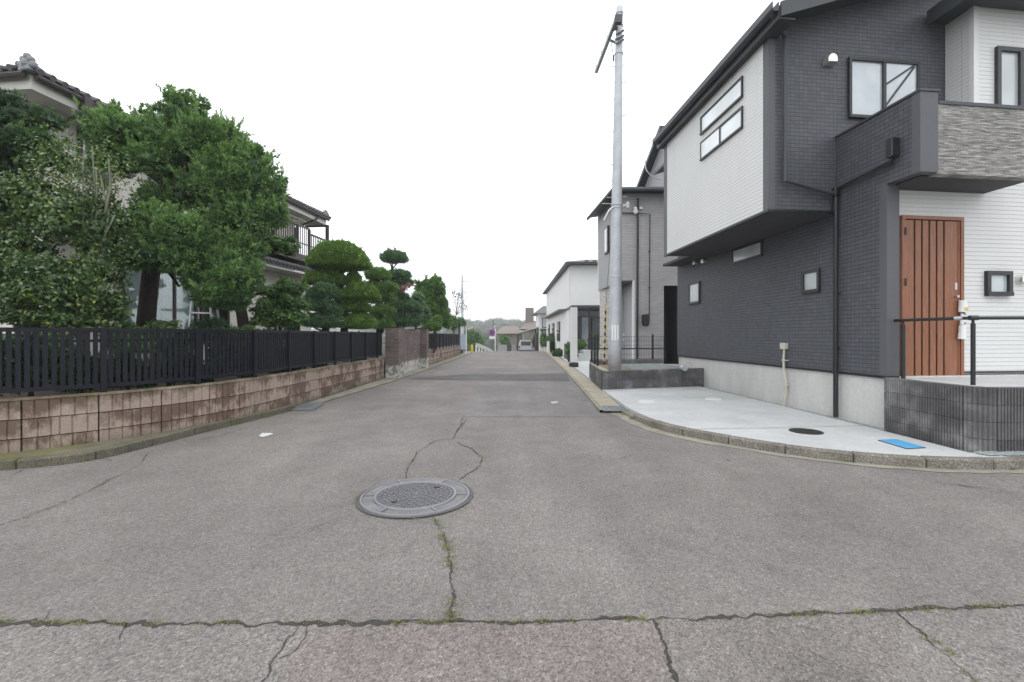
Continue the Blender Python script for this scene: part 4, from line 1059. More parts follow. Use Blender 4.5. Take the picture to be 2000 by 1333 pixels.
MB().extr([(XA + .02, Y2 + 1.65, 0), (XA + .1, Y2 + 1.65, 0), (XA + .1, Y2 + 1.65, 3.05), (XA + .02, Y2 + 1.65, 3.05)], [(XA - .13, Y2 + 2.9, 0), (XA - .03, Y2 + 2.9, 0), (XA - .03, Y2 + 2.9, 3.05), (XA - .13, Y2 + 2.9, 3.05)]).build('side_wall', M['pale_tile'], h2)
B2('lower_body', XA + .3, 6.4, Y2 + 1.7, Y2 + 3.0, 0, 5.9, M['grey_flat'])
w = B2('window', XA - .165, XA - .10, Y2 + 1.3, Y2 + 1.9, 4.25, 5.2, M['darkfr']); B2('pane', XA - .168, XA - .16, Y2 + 1.4, Y2 + 1.8, 4.32, 5.13, M['darkglass'], w)
# low roof with snow guards
MB().extr([(XA - .33, Y2 - .45, 5.94), (6.6, Y2 - .45, 5.94), (6.6, Y2 - .45, 6.0), (XA - .33, Y2 - .45, 6.0)], [(XA - .5, Y2 + 3.2, 5.94), (6.6, Y2 + 3.2, 6.5), (6.6, Y2 + 3.2, 6.6), (XA - .5, Y2 + 3.2, 6.0)]).build('roof', M['eave'], h2)
MB().tube([(XA - .34, Y2 - .50, 5.91), (6.6, Y2 - .50, 5.91)], .055, 10).build('gutter', M['eave'], h2)
MB().tube([(XA - .36, Y2 - .48, 5.91), (XA - .55, Y2 + 3.2, 5.91)], .055, 10).build('gutter', M['eave'], h2)
for px in (1232, 1252, 1278):
    p = at(px, 374, 14.8); MB().box(p.x - .06, p.x + .06, 14.75, 14.85, 6.0, 6.07).build('snow_guard', M['black'], h2)
# higher roof part behind
MB().extr([(4.98, 15.1, 5.9), (4.98, 17.4, 5.9), (4.88, 17.4, 6.55), (4.98, 15.1, 7.75)], [(8, 15.1, 5.9), (8, 17.4, 5.9), (8, 17.4, 6.55), (8, 15.1, 7.75)]).build('upper_wall', M['grey_flat'], h2)
MB().extr([(4.62, 17.75, 6.42), (4.62, 17.75, 6.56), (4.75, 14.8, 8.05), (4.75, 14.8, 7.9)], [(8.2, 17.75, 6.42), (8.2, 17.75, 6.56), (8.2, 14.8, 8.05), (8.2, 14.8, 7.9)]).build('upper_roof', M['eave'], h2)
# pipes on its front
def P2(px, py, y=None): p = at(px, py, Y2 - .06); return p
MB().tube([P2(1246, 388), P2(1244.5, 708)], .035, 10).build('downspout', M['black'], h2)
MB().tube([P2(1212, 416.5), P2(1240, 417), P2(1269.5, 418), P2(1268, 615)], .018, 8).build('cable_pipe', M['black'], h2)
for py in (492, 562): p = P2(1268.5, py); MB().box(p.x - .03, p.x + .03, p.y - .02, p.y + .05, p.z - .015, p.z + .015).build('pipe_clip', M['black'], h2)
p = P2(1261, 625); mb = MB(); poly = [(-.12, .17), (.12, .19), (.12, -.10), (.08, -.20), (-.08, -.20), (-.12, -.10)]
mb.extr([Vector((p.x + a, p.y - .06, p.z + b)) for a, b in poly], [Vector((p.x + a, p.y + .05, p.z + b)) for a, b in poly]); mb.build('meter_box', M['black'], h2, bevel=.02)
for px, py in ((1241, 407), (1252, 407)): hood(P2(px, py) + Vector((0, .05, 0)), (0, -1, 0), .06, h2)
p = P2(1241, 414); MB().tube([p + Vector((0, -.05, 0)), p + Vector((0, .04, 0))], .08, 12).build('outside_lamp', M['steel'], h2)
p = at(1232, 605, Y2 + 1.5); w = B2('window', p.x - .08, p.x + .2, Y2 + 1.47, Y2 + 1.5, p.z - .17, p.z + .17, M['darkfr'])
for py in (654, 664): p = at(1221, py, Y2 + 1.45); MB().box(p.x - .05, p.x + .05, p.y - .03, p.y + .05, p.z - .05, p.z + .05).build('switch_box', M['white'], h2)

# ------------------------------------------------------------------ lots beyond on the right
sheet('concrete_slab', [(2.02, 13.3), (2.1, 10.9), (2.06, 10.4), (2.02, 10.3), (2.5, 12), (4.4, 13.6), (3.6, 14.9), (12, 14.9), (12, 34), (3.2, 34), (2.5, 20)], .04, M['slab'], thick=.06)
# ------------------------------------------------------------------ THIRD HOUSE (white, with carport)
h3 = thing('house', (4.5, 26, 0), 'white two storey house with dark eave and covered porch beyond the grey house', 'house')
def B3(n, x0, x1, y0, y1, z0, z1, m, par=None, bevel=0): return MB().box(x0, x1, y0, y1, z0, z1).build(n, m, par or h3, bevel=bevel)
B3('front_wall', 3.2, 8, 25, 25.2, 2.85, 5.1, M['white_trim'])
B3('side_wall', 3.15, 3.35, 25.2, 42, .1, 5.1, M['white_trim'])
B3('lower_wall', 3.2, 8, 27.2, 27.4, .1, 2.85, M['grey_flat'])
MB().extr([(2.85, 24.5, 5.12), (8, 24.5, 5.12), (8, 24.5, 5.22), (2.85, 24.5, 5.22)], [(2.85, 43, 5.12), (8, 43, 5.12), (8, 43, 5.22), (2.85, 43, 5.22)]).build('fascia', M['eave'], h3)
MB().extr([(2.9, 24.55, 5.23), (8, 24.55, 5.23), (8, 24.56, 5.24), (2.9, 24.56, 5.24)], [(4.4, 27, 5.75), (8, 27, 5.75), (8, 41, 5.76), (4.4, 41, 5.76)]).build('roof', M['brownroof'], h3)
for px in (1145, 1160): p = at(px, 517, 25); B3('snow_guard', p.x - .1, p.x + .1, 24.8, 24.9, 5.27, 5.34, M['black'])
B3('canopy', 3.1, 8, 23.6, 27.2, 2.72, 2.84, M['eave'])
for x in (3.25, 3.95, 4.65): B3('canopy_post', x, x + .10, 23.7, 23.8, .1, 2.72, M['black'])
for k in range(5):
    w = B3('window', 3.45 + k * .62, 3.99 + k * .62, 27.14, 27.2, .7, 2.4, M['darkfr']); B3('pane', 3.49 + k * .62, 3.95 + k * .62, 27.11, 27.138, .74, 2.36, M['glass' if k % 2 else 'darkglass'], w)
for k, (yy, zz_) in enumerate(((30, 4.2), (34, 4.2), (38, 4.2))):
    w = B3('window', 3.09, 3.149, yy, yy + 1.6, .9, 2.2, M['darkfr']); B3('pane', 3.07, 3.088, yy + .08, yy + 1.52, .96, 2.14, M['darkglass'], w)
B3('side_canopy', 2.75, 3.148, 27, 41, 2.75, 2.84, M['brownroof'])
st = thing('steps', (3.45, 22.8, .04), 'pale concrete entrance steps beside the dark low wall of the white house', 'steps')
for k in range(3): MB().box(3.05 + .22 * k, 4.6, 22.4 + .0 * k, 23.4, .04 + .17 * k, .04 + .17 * (k + 1) - .002).build('step', M['slab'], st)
bw = thing('block_wall', (2.9, 23, .04), 'low dark block wall left of the entrance steps of the white house', 'wall')
lay_blocks([(2.85, 25.0), (2.85, 22.4)], .04, 4, .2, .4, rb, bw)
MB().box(2.86, 3.0, 22.4, 25.0, .04, .84).build('core', M['mortar'], bw)
wp = thing('gate_pillar', (2.45, 18.2, .04), 'tall white rendered gate pillar with black base beside the covered gutter', 'pillar')
MB().box(2.34, 2.58, 18.1, 18.5, .22, 2.42).build('shaft', M['white_trim'], wp, bevel=.01)
MB().box(2.28, 2.62, 18.04, 18.54, .04, .22).build('base', M['black'], wp, bevel=.03)
MB().box(2.32, 2.60, 18.08, 18.52, 2.42, 2.46).build('cap', M['eave'], wp)

# ------------------------------------------------------------------ far houses at the end of the street
def far_house(x0, x1, y0, y1, zb, zt, zr, wall, roof, label, chim=None, wins=()):
    t = thing('house', ((x0 + x1) / 2, y0, zb), label, 'house')
    MB().box(x0, x1, y0, y1, zb, zt).build('wall', M[wall], t)
    mb = MB(); e = .5; ym = (y0 + y1) / 2
    mb.extr([(x0 - e, y0 - e, zt), (x0 - e, y1 + e, zt), (x0 + .6, ym, zr)], [(x1 + e, y0 - e, zt), (x1 + e, y1 + e, zt), (x1 - .6, ym, zr)]); rf = mb.build('roof', M[roof], t)
    if chim: MB().box(chim, chim + 1.0, ym - .8, ym + .3, zt + .2, zr + 1.6).build('chimney', M[roof], rf)
    for (a, b, c, d) in wins:
        w = MB().box(a, b, y0 - .05, y0 - .001, c, d).build('window', M['darkfr'], t)
        MB().box(a + .08, b - .08, y0 - .07, y0 - .051, c + .08, d - .08).build('pane', M['glass'], w)
    MB().box(x0 + .1, x1 - .1, y0 - 1.3, y0 - .002, zb + 2.35, zb + 2.5).build('porch_roof', M[roof], t)
    for x in (x0 + .2, (x0 + x1) / 2, x1 - .3): MB().box(x, x + .1, y0 - 1.25, y0 - 1.15, zb, zb + 2.35).build('porch_post', M['brown'], t)
    return t
far_house(-1.9, 1.3, 62, 70, -2.5, 1.5, 2.6, 'gutter', 'brownroof', 'small house with grey brown roof at the street end, left of the chimney house', None, [(-1.5, -.6, -1.4, -.3), (-.2, .8, -1.4, -.3)])
far_house(1.4, 5.2, 54, 62, -1.7, 2.0, 3.1, 'gutter', 'brownroof', 'brown roofed house with a square chimney at the end of the street', 1.7, [(2.0, 2.9, -.6, .6), (3.3, 4.2, -.6, .6)])
far_house(2.6, 6.6, 44.5, 50, -.6, 3.4, 4.3, 'white_trim', 'eave', 'pale house with dark roof next beyond the white porch house', None, [(2.9, 3.6, 2.0, 3.0), (4.0, 4.8, 2.0, 3.0), (2.9, 3.8, .3, 1.4)])
gw = thing('garden_wall', (1.5, 50, -1), 'low grey garden wall along the far right side of the street', 'wall')
for k in range(9): MB().box(2.55 + .02 * k, 2.7 + .02 * k, 33 + 1.3 * k, 34.25 + 1.3 * k, hz(33 + 1.3 * k) - .2, hz(33 + 1.3 * k) + .85).build('panel', M['gutter'] if k % 2 else M['tan'], gw)
# carport with a small car at the street end
cp = thing('carport', (1.6, 47, hz(47)), 'open carport with a pale sloping roof at the street end, below the chimney house', 'carport')
g0 = hz(46)
MB().extr([(.5, 44.5, g0 + 2.15), (2.6, 44.5, g0 + 2.75), (2.6, 44.5, g0 + 2.85), (.5, 44.5, g0 + 2.25)], [(.5, 49.5, g0 + 2.15), (2.6, 49.5, g0 + 2.75), (2.6, 49.5, g0 + 2.85), (.5, 49.5, g0 + 2.25)]).build('roof', M['alu'], cp)
for x, h in ((.55, 2.15), (2.5, 2.7)):
    for y in (44.7, 49.2): MB().box(x, x + .09, y, y + .09, g0 - .3, g0 + h).build('post', M['brown'], cp)
MB().box(2.42, 2.48, 44.8, 49.2, g0 - .3, g0 + 2.2).build('side_panel', M['brown'], cp)
car = thing('parked_car', (1.35, 46, g0), 'small pale car under the carport at the end of the street', 'car')
body = [(-.70, .35), (-.72, .75), (-.66, 1.0), (-.56, 1.42), (-.45, 1.52), (.45, 1.52), (.56, 1.42), (.66, 1.0), (.72, .75), (.70, .35)]
secs = [(44.95, .90, .92), (45.05, .98, 1.0), (47.3, 1.0, 1.0), (47.9, .98, .70), (48.3, .92, .62)]
mb = MB(); n = len(body)
for y, kx, kz in secs: mb.v += [(1.35 + x * kx, y, g0 + .0 + (z if z < .8 else .8 + (z - .8) * (kz if kz > .75 else 0.15)) ) for x, z in body]
for i in range(len(secs) - 1):
    for k in range(n): mb.f.append((i * n + k, i * n + (k + 1) % n, (i + 1) * n + (k + 1) % n, (i + 1) * n + k)); mb.mi.append(0)
mb.f += [tuple(range(n)), tuple(range((len(secs) - 1) * n, len(secs) * n))]; mb.mi += [0, 0]
mb.build('body', M['galv'], car, bevel=.02)
MB().box(.88, 1.82, 44.93, 44.96, g0 + .98, g0 + 1.38).build('rear_window', M['darkglass'], car)
for sx in (-1, 1):
    for y in (45.6, 47.6): MB().tube([(1.35 + sx * .70, y, g0 + .28), (1.35 + sx * .56, y, g0 + .28)], .28, 16).build('wheel', M['black'], car)
    MB().box(1.35 + sx * .62 - .06, 1.35 + sx * .62 + .06, 44.92, 44.96, g0 + .75, g0 + .98).build('tail_lamp', M['signred'], car)
MB().box(.70, 2.0, 44.90, 44.96, g0 + .32, g0 + .55).build('bumper', M['eave'], car)
gw2 = thing('garden_wall', (-.8, 50, hz(50)), 'grey blue low wall at the street end between the round sign and the carport', 'wall')
for k in range(4): MB().box(-1.55 + .5 * k, -1.06 + .5 * k, 50, 50.15, hz(50) - .3, hz(50) + 1.35).build('panel', M['grey_flat'] if k != 2 else M['eave'], gw2)
# far white buildings on the hill
for px, py, Y, w, h, lab in ((917, 643, 260, 4, 3, 'small white building among the hill trees, left of the other one'), (932, 644, 280, 3.5, 3, 'small white building among the hill trees just left of the round sign')):
    p = at(px, py, Y); t = thing('building', (p.x, Y, p.z - h), lab, 'building')
    MB().box(p.x - w / 2, p.x + w / 2, Y, Y + 6, p.z - h * 2, p.z + .8).build('wall', M['white'], t)
    MB().extr([(p.x - w / 2 - .3, Y - .3, p.z + .8), (p.x + w / 2 + .3, Y - .3, p.z + .8), (p.x, Y - .3, p.z + 2.2)], [(p.x - w / 2 - .3, Y + 6.3, p.z + .8), (p.x + w / 2 + .3, Y + 6.3, p.z + .8), (p.x, Y + 6.3, p.z + 2.2)]).build('roof', M['brownroof'], t)
    MB().box(p.x - 1, p.x + 1, Y - .1, Y - .01, p.z - 2, p.z - .5).build('window', M['darkglass'], t)

# ------------------------------------------------------------------ LEFT HOUSE
EO = Vector((-7.96, 7.6, 0)); T = Vector((.112, .9937, 0)).normalized(); N = Vector((-T.y, T.x, 0))
def HL(s, d, z): p = EO + T * s + N * d; return (p.x, p.y, z)
hl = thing('house', HL(4.5, 3, .5), 'beige two storey Japanese house with grey tiled hip roof behind the garden trees', 'house')
def BL(n, s0, s1, d0, d1, z0, z1, m, par=None, bevel=0): return MB(HL).box(s0, s1, d0, d1, z0, z1).build(n, m, par or hl, bevel=bevel)
SE = 9.5; ZE = 5.54
BL('upper_wall', .75, SE - .8, .75, 7, 3.3, 5.56, M['tan'])
BL('lower_wall', .45, SE - .4, .35, 7, .4, 3.30, M['tan'])
BL('soffit', .03, SE - .02, .03, 7.9, ZE - .02, ZE + .02, M['beige_fascia'])
BL('fascia', 0, .03, 0, 7.9, ZE - .16, ZE + .10, M['beige_fascia']); BL('fascia', .03, SE - .03, 0, .03, ZE - .16, ZE + .10, M['beige_fascia']); BL('fascia', SE - .03, SE, 0, 7.9, ZE - .16, ZE + .1, M['beige_fascia'])
# hip roof
MB(HL).add([(-.12, -.12, ZE + .10), (SE + .12, -.12, ZE + .10), (SE + .12, 8, ZE + .10), (-.12, 8, ZE + .10), (4.0, 3.9, ZE + 1.75), (5.5, 3.9, ZE + 1.75)],
   [(0, 1, 2, 3), (0, 1, 5, 4), (1, 2, 5), (2, 3, 4, 5), (3, 0, 4)]).build('roof', M['rooftile'], hl)
# eave tiles
tl = MB(); tl.tube([(0, 0, 0), (0, .42, .165)], .055, 8); tile_me = tl.mesh('roof_tile', M['rooftile'])
ang = math.atan2(N.y, N.x) - math.pi / 2
s = 0.02; i = 0
while s < SE + .1: link_mesh('roof_tile', tile_me, HL(s, -.16, ZE + .105 + R.uniform(-.008, .008)), ang, hl); s += .19
s = .2
while s < 4: link_mesh('roof_tile', tile_me, HL(-.16, s, ZE + .105 + R.uniform(-.008, .008)), ang - math.pi / 2, hl); s += .19
for n_, pr in (('hip_ridge', [(-.05, -.05, ZE + .16), (4.0, 3.9, ZE + 1.9)]), ('hip_ridge', [(SE + .05, -.05, ZE + .16), (5.5, 3.9, ZE + 1.9)])):
    MB(HL).tube(pr, .10, 8).build(n_, M['rooftile'], hl)
oc = Vector(HL(-.05, .0, ZE + .13))
def onigawara(oc, k):
    mb = MB()
    for dx, dz, r in ((-.13, .10, .085), (.13, .10, .085), (-.08, .22, .08), (.08, .22, .08), (0, .30, .075), (0, .12, .12)):
        for ph in range(1): mb.lathe(oc + Vector((dx * k, 0, dz * k - .0)), [(r * k * math.cos(a), r * k * math.sin(a)) for a in (-1.3, -.8, -.3, .3, .8, 1.3)], 10)
    mb.extr([oc + Vector((a * k, -.06, b * k)) for a, b in ((-.14, -.06), (.14, -.06), (.07, .22), (-.07, .22))], [oc + Vector((a * k, .12, b * k)) for a, b in ((-.14, -.06), (.14, -.06), (.07, .22), (-.07, .22))])
    mb.build('ridge_end_tile', M['oni'], hl)
onigawara(oc, .72); onigawara(Vector(HL(SE - .05, 0, ZE + .20)), .55)
# gutter and pipes
MB(HL).tube([(-.0, -.10, ZE + .03), (SE, -.10, ZE + .03)], .05, 8).build('gutter', M['brown'], hl); MB(HL).tube([(-.10, -.0, ZE + .03), (-.10, 6, ZE + .03)], .05, 8).build('gutter', M['brown'], hl)
BL('gutter_box', .72, .88, -.17, -.02, ZE - .14, ZE + .10, M['brown'], bevel=.01)
MB(HL).tube([(.8, -.09, ZE - .14), (.78, -.05, ZE - .2), (.70, .68, ZE - .52), (.70, .70, ZE - .7), (.70, .70, 3.4)], .032, 8).build('downspout', M['brown'], hl)
MB(HL).tube([(SE - .7, -.09, ZE - .0), (SE - .75, -.05, ZE - .12), (SE - .9, .66, ZE - .45), (SE - .9, .70, 4)], .03, 8).build('downspout', M['brown'], hl)
# skirt roof of the ground floor
MB(HL).extr([(-.2, -.35, 3.34), (-.2, .76, 3.66), (-.2, .76, 3.74), (-.2, -.35, 3.42)], [(SE + .1, -.35, 3.34), (SE + .1, .76, 3.66), (SE + .1, .76, 3.74), (SE + .1, -.35, 3.42)]).build('lower_roof', M['rooftile'], hl)
s = -.1
while s < SE: link_mesh('roof_tile', tile_me, HL(s, -.40, 3.44), ang, hl); s += .19
BL('lower_soffit', -.2, SE + .1, -.33, .34, 3.29, 3.335, M['beige_fascia'])
# upper window, lower windows with curtains
w = BL('window', 1.35, 2.0, .70, .749, 4.45, 5.42, M['darkfr'])
BL('pane', 1.42, 1.93, .692, .70, 4.75, 5.22, M['frost'], w)
def curtain_window(s0, s1, z0, z1, parts, dark=False):
    w = BL('window', s0, s1, .325, .349, z0, z1, M['darkfr'])
    n = parts
    for k in range(n + 1):
        x = s0 + (s1 - s0) * k / n; BL('frame', x - .03, x + .03, .25, .325, z0, z1, M['brown'], w)
    BL('frame', s0, s1, .25, .324, z1, z1 + .06, M['brown'], w); BL('frame', s0, s1, .25, .324, z0 - .06, z0, M['brown'], w)
    for k in range(n):
        x0 = s0 + (s1 - s0) * k / n + .03; x1 = s0 + (s1 - s0) * (k + 1) / n - .03
        if not dark:
            mb = MB(HL); m = 36
            for i in range(m + 1):
                x = x0 + (x1 - x0) * i / m; d = .305 + .012 * math.sin(i * 1.35 + k) + .004 * math.sin(i * 3.1)
                mb.v += [(x, d, z0), (x, d, z1)]
                if i: q = 2 * i; mb.f.append((q - 2, q, q + 1, q - 1)); mb.mi.append(0)
            mb.build('curtain', M['curtain'], w, smooth=True)
        BL('pane', x0, x1, .270, .275, z0, z1, M['clear'], w)
curtain_window(1.85, 3.75, 1.0, 2.72, 3)
curtain_window(3.95, 4.85, 1.2, 2.5, 1, True)
curtain_window(6.6, 8.2, 1.2, 2.7, 2, True)
MB(HL).extr([(0, .0, 2.0), (0, .35, 2.0), (0, .35, 2.06), (0, .0, 2.06)], [(1, 0, 2.0), (1, .35, 2.0), (1, .35, 2.06), (1, 0, 2.06)])
# balcony at the far end
s0, s1 = 5.6, SE - .1; dB = -.10; zf, zr_ = 3.92, 4.9
BL('balcony_floor', s0, s1, dB, .74, zf - .12, zf, M['brown'])
BL('balcony_beam', s0, s1, dB - .03, dB + .03, zf - .16, zf + .06, M['brown'])
BL('balcony_rail', s0, s1 - 1.2, dB - .03, dB + .03, zr_, zr_ + .05, M['brown']); BL('balcony_rail', s1 - 1.2, s1, dB - .03, dB + .03, zr_ - .16, zr_ - .11, M['brown'])
BL('balcony_rail', s0, s1, dB - .02, dB + .02, zf + .42, zf + .45, M['brown'])
for a in (s0, s1 - 1.9, s1 - 1.2): BL('balcony_post', a - .035, a + .035, dB - .035, dB + .035, zf, zr_, M['brown'])
BL('balcony_post', s1 - .05, s1 + .05, dB - .05, dB + .05, 3.6, 5.36, M['brown'])
BL('balcony_beam', s1 - .03, s1 + .03, dB, .75, 5.29, 5.35, M['brown'])
s = s0 + .1
while s < s1: BL('baluster', s - .012, s + .012, dB - .012, dB + .012, zf, zr_ if s < s1 - 1.2 else zr_ - .15, M['brown']); s += .115
MB(HL).tube([(s0, dB + .05, 5.15), (s1 - 1.3, dB + .05, 5.15)], .015, 6).build('drying_pole', M['alu'], hl); MB(HL).tube([(s0, dB + .12, 5.0), (s1 - 1.3, dB + .12, 5.0)], .015, 6).build('drying_pole', M['alu'], hl)
BL('balcony_door', 6.3, 7.0, .735, .749, 4.0, 5.4, M['darkfr'])

# aluminium rack in the garden
rk = thing('garden_rack', at(400, 640, 9.0), 'white aluminium frame stand half hidden behind the trees and hedge', 'rack')
A = [at(x, y, 9.0) for x, y in ((375, 575), (408, 576), (415, 640), (370, 640))]
for p, q in ((0, 1), (1, 2), (0, 3)): MB().bar(A[p], A[q], .03, .03).build('bar', M['alu'], rk)
MB().bar(at(372, 611, 9), at(410, 612, 9), .03, .03).build('bar', M['alu'], rk); MB().bar(at(422, 575, 9.1), at(428, 640, 9.1), .03, .03).build('bar', M['alu'], rk)

# ------------------------------------------------------------------ UTILITY POLE
PB0 = at(1200, 725, 10.9); PB0.z = .40; PT0 = at(1210, 15, 10.9)
up = thing('utility_pole', PB0, 'tall tapered grey steel utility pole rising from the ribbed block planter', 'utility pole')
def pp(f): return PB0.lerp(PT0, f)
def pr(f): return .158 - (.158 - .078) * f
MB().tube([pp(k / 12) for k in range(13)], [pr(k / 12) for k in range(13)], 24).build('pole', M['galv'], up, smooth=True)
def fz(py): return (EYE + (655 - py) / F * 10.9 - PB0.z) / (PT0.z - PB0.z)
for py in (28, 52, 78, 107, 402, 408): f = fz(py); MB().tube([pp(f), pp(f + .003)], pr(f) + .014, 20).build('band', M['galv'], up)
MB().tube([pp(fz(541)), pp(fz(540))], pr(.2) + .004, 20).build('band', M['insul'], up)
for k, py in enumerate(range(130, 400, 32)):
    f = fz(py); c = pp(f); sgn = 1 if k % 2 else -1
    MB().tube([c, c + Vector((sgn * (pr(f) + .12), 0, 0))], .008, 6).build('step_bolt', M['galv'], up)
    MB().tube([c + Vector((-sgn * pr(f) * .5, -.02, .0)), c + Vector((-sgn * (pr(f) + .10), -.05, 0))], .007, 6).build('step_bolt', M['galv'], up)
ca = at(1205, 45, 10.75); cb = at(1171, 137, 12.7); cb.z = ca.z
cb = Vector((ca.x - .12, 12.75, ca.z)); ca = Vector((ca.x - .05, 10.7, ca.z - .0))
MB().bar(ca, cb, .08, .08).build('crossarm', M['galv'], up)
MB().bar(pp(fz(85)) + Vector((-.05, 0, 0)), ca.lerp(cb, .32), .05, .05).build('arm_brace', M['irond'], up)
MB().bar(pp(fz(60)) + Vector((-.09, -.1, 0)), ca.lerp(cb, .15), .06, .06).build('arm_brace', M['irond'], up)
MB().box(ca.x - .02, ca.x + .14, 10.6, 10.72, ca.z - .08, ca.z + .10).build('arm_bracket', M['irond'], up)
for f in (.35, .65, .97):
    c = ca.lerp(cb, f); MB().lathe(c + Vector((0, 0, .04)), [(.015, 0), (.045, .02), (.03, .05), (.045, .07), (.02, .11)], 10).build('insulator', M['insul'], up)
for py, a in ((70, 0), (80, 0), (88, 0)):
    c = pp(fz(py)); MB().bar(c + Vector((-.10, -.12, -.06)), c + Vector((.09, -.12, .05)), .03, .035).build('clamp_strap', M['irond'], up)
c = pp(fz(120)); MB().tube([c + Vector((-.13, -.02, .0)), c + Vector((-.13, -.02, .12))], .022, 8).build('cable_end', M['irond'], up)
MB().tube([c + Vector((-.13, -.02, .12)), c + Vector((-.16, .1, .5)), ca.lerp(cb, .25)], .009, 6).build('cable', M['irond'], up)
c = pp(fz(405)); MB().tube([c + Vector((.12, -.08, 0)), c + Vector((.28, -.1, .02))], .03, 10).build('cable_fitting', M['galv'], up); MB().tube([c + Vector((.24, -.1, -.05)), c + Vector((.24, -.1, .09))], .045, 10).build('cable_fitting', M['galv'], up)
MB().tube([c + Vector((-.10, -.08, -.02)), c + Vector((-.2, -.1, -.1)), c + Vector((-.33, -.12, -.35))], .022, 8).build('cable_fitting', M['alu'], up)
MB().tube([c + Vector((-.12, -.05, .06)), c + Vector((-.36, -.05, .07))], .008, 6).build('step_bolt', M['alu'], up)
c = pp(fz(650)); r_ = pr(fz(650))
for a in (-.6, -.2, .2):
    ang_ = -math.pi / 2 + a; d = Vector((math.cos(ang_), math.sin(ang_), 0)); tt = Vector((-d.y, d.x, 0))
    q = c + d * (r_ + .004); MB().extr([q - tt * .02 + Vector((0, 0, -.18)), q + tt * .02 + Vector((0, 0, -.18)), q + tt * .02 + Vector((0, 0, .18)), q - tt * .02 + Vector((0, 0, .18))],
        [p + d * .006 for p in (q - tt * .02 + Vector((0, 0, -.18)), q + tt * .02 + Vector((0, 0, -.18)), q + tt * .02 + Vector((0, 0, .18)), q - tt * .02 + Vector((0, 0, .18)))]).build('number_plate', M['white'], up)
# guy wire with striped guard
gy = thing('guy_wire', (2.3, 11.6, .46), 'thin guy wire with yellow and black striped guard left of the utility pole', 'guy wire')
ga = at(1180, 713, 11.3); gb = at(1183, 600, 11.3)
for k in range(16):
    a, b = ga.lerp(gb, k / 16), ga.lerp(gb, (k + 1) / 16 - .001); MB().tube([a, b], .022, 8).build('guard_band', M['yellow' if k % 2 else 'black'], gy)
MB().tube([gb, at(1198, 400, 11.0)], .005, 5).build('wire', M['irond'], gy)
def wire(label, pts, sag=.1, r=.006):
    P = []
    for a, b in zip(pts, pts[1:]):
        for k in range(12): f = k / 12; p = Vector(a).lerp(Vector(b), f); p.z -= sag * 4 * f * (1 - f); P.append(p)
    P.append(Vector(pts[-1])); tag(MB().tube(P, r, 5).build('service_wire', M['galv']), label, 'wire')
wire('thin overhead wire running from the pole top down to the dark eave corner', [pp(.985) + Vector((.08, 0, 0)), H(ue - .1, vb, 5.85)], .35)
wire('thin overhead wire rising from the pole top out of the picture', [pp(.98) + Vector((.07, -.05, 0)), (3.4, 4, 11.5)], .2)
wire('short black hooked cable at the eave above the grey house', [H(ue - .25, vb + .2, 5.45), H(ue - .22, vb + .15, 5.15), H(ue + .1, vb + .1, 4.95)], .05, .012)

# ------------------------------------------------------------------ things at the street end
fp = at(903, 538, 60); t = thing('utility_pole', (fp.x, 60, -2.2), 'slim distant utility pole behind the sparse tree left of the street end', 'utility pole')
MB().tube([(fp.x, 60, -2.2), (fp.x, 60, fp.z)], [.2, .13], 12).build('pole', M['galv'], t)
MB().bar((fp.x - .1, 60, fp.z - .8), (fp.x + 1.1, 60, fp.z - .8), .09, .09).build('crossarm', M['galv'], t)
sp = at(961, 650, 52); t = thing('traffic_sign', (sp.x + .25, 52, hz(52)), 'round blue no parking sign with white plate on a white post at street end', 'traffic sign')
MB().tube([(sp.x + .35, 52.1, hz(52)), (sp.x + .35, 52.1, sp.z + .45)], .05, 10).build('post', M['white'], t)
MB().tube([(sp.x, 52, sp.z), (sp.x, 52.03, sp.z)], .36, 28).build('red_ring', M['signred'], t); MB().tube([(sp.x, 51.98, sp.z), (sp.x, 51.999, sp.z)], .27, 28).build('blue_disc', M['signblue'], t)
MB().bar((sp.x - .2, 51.97, sp.z + .2), (sp.x + .2, 51.97, sp.z - .2), .012, .06, up=(0, 1, 0)).build('red_slash', M['signred'], t)
MB().box(sp.x - .3, sp.x + .3, 52, 52.03, sp.z - .72, sp.z - .42).build('white_plate', M['white'], t)
lp = at(963, 625, 54); t = thing('street_lamp', (lp.x, 54, hz(54)), 'slim street lamp pole with short white lamp arm above the round sign', 'street lamp')
MB().tube([(lp.x, 54, hz(54)), (lp.x, 54, lp.z)], .05, 8).build('pole', M['irond'], t); MB().bar((lp.x, 54, lp.z - .9), (lp.x + .4, 54, lp.z - .75), .08, .05).build('lamp_head', M['white'], t)
t = thing('guardrail', (-2.7, 40, hz(40)), 'white corrugated guardrail on slanting posts dropping over the crest', 'guardrail')
GR = [Vector((-2.85, 36.5, .50)), Vector((-2.72, 38, .44)), Vector((-2.5, 40.5, .22)), Vector((-2.15, 43, -.08)), Vector((-1.85, 45.5, -.42)), Vector((-1.7, 50, -.95))]
for o in (-.11, 0.0, .11):
    mb = MB()
    for a, b in zip(GR, GR[1:]): mb.bar(a + Vector((0, 0, o)), b + Vector((0, 0, o)), .05, .085)
    mb.build('rail', M['white'], t)
for k in range(9):
    y = 37 + 1.5 * k; f = [i for i in range(len(GR) - 1) if GR[i].y <= y <= GR[i + 1].y][0]; p = GR[f].lerp(GR[f + 1], (y - GR[f].y) / (GR[f + 1].y - GR[f].y))
    MB().tube([(p.x - .1, y, hz(y) - .1), (p.x - .05, y, p.z)], .06, 8).build('post', M['white'], t)
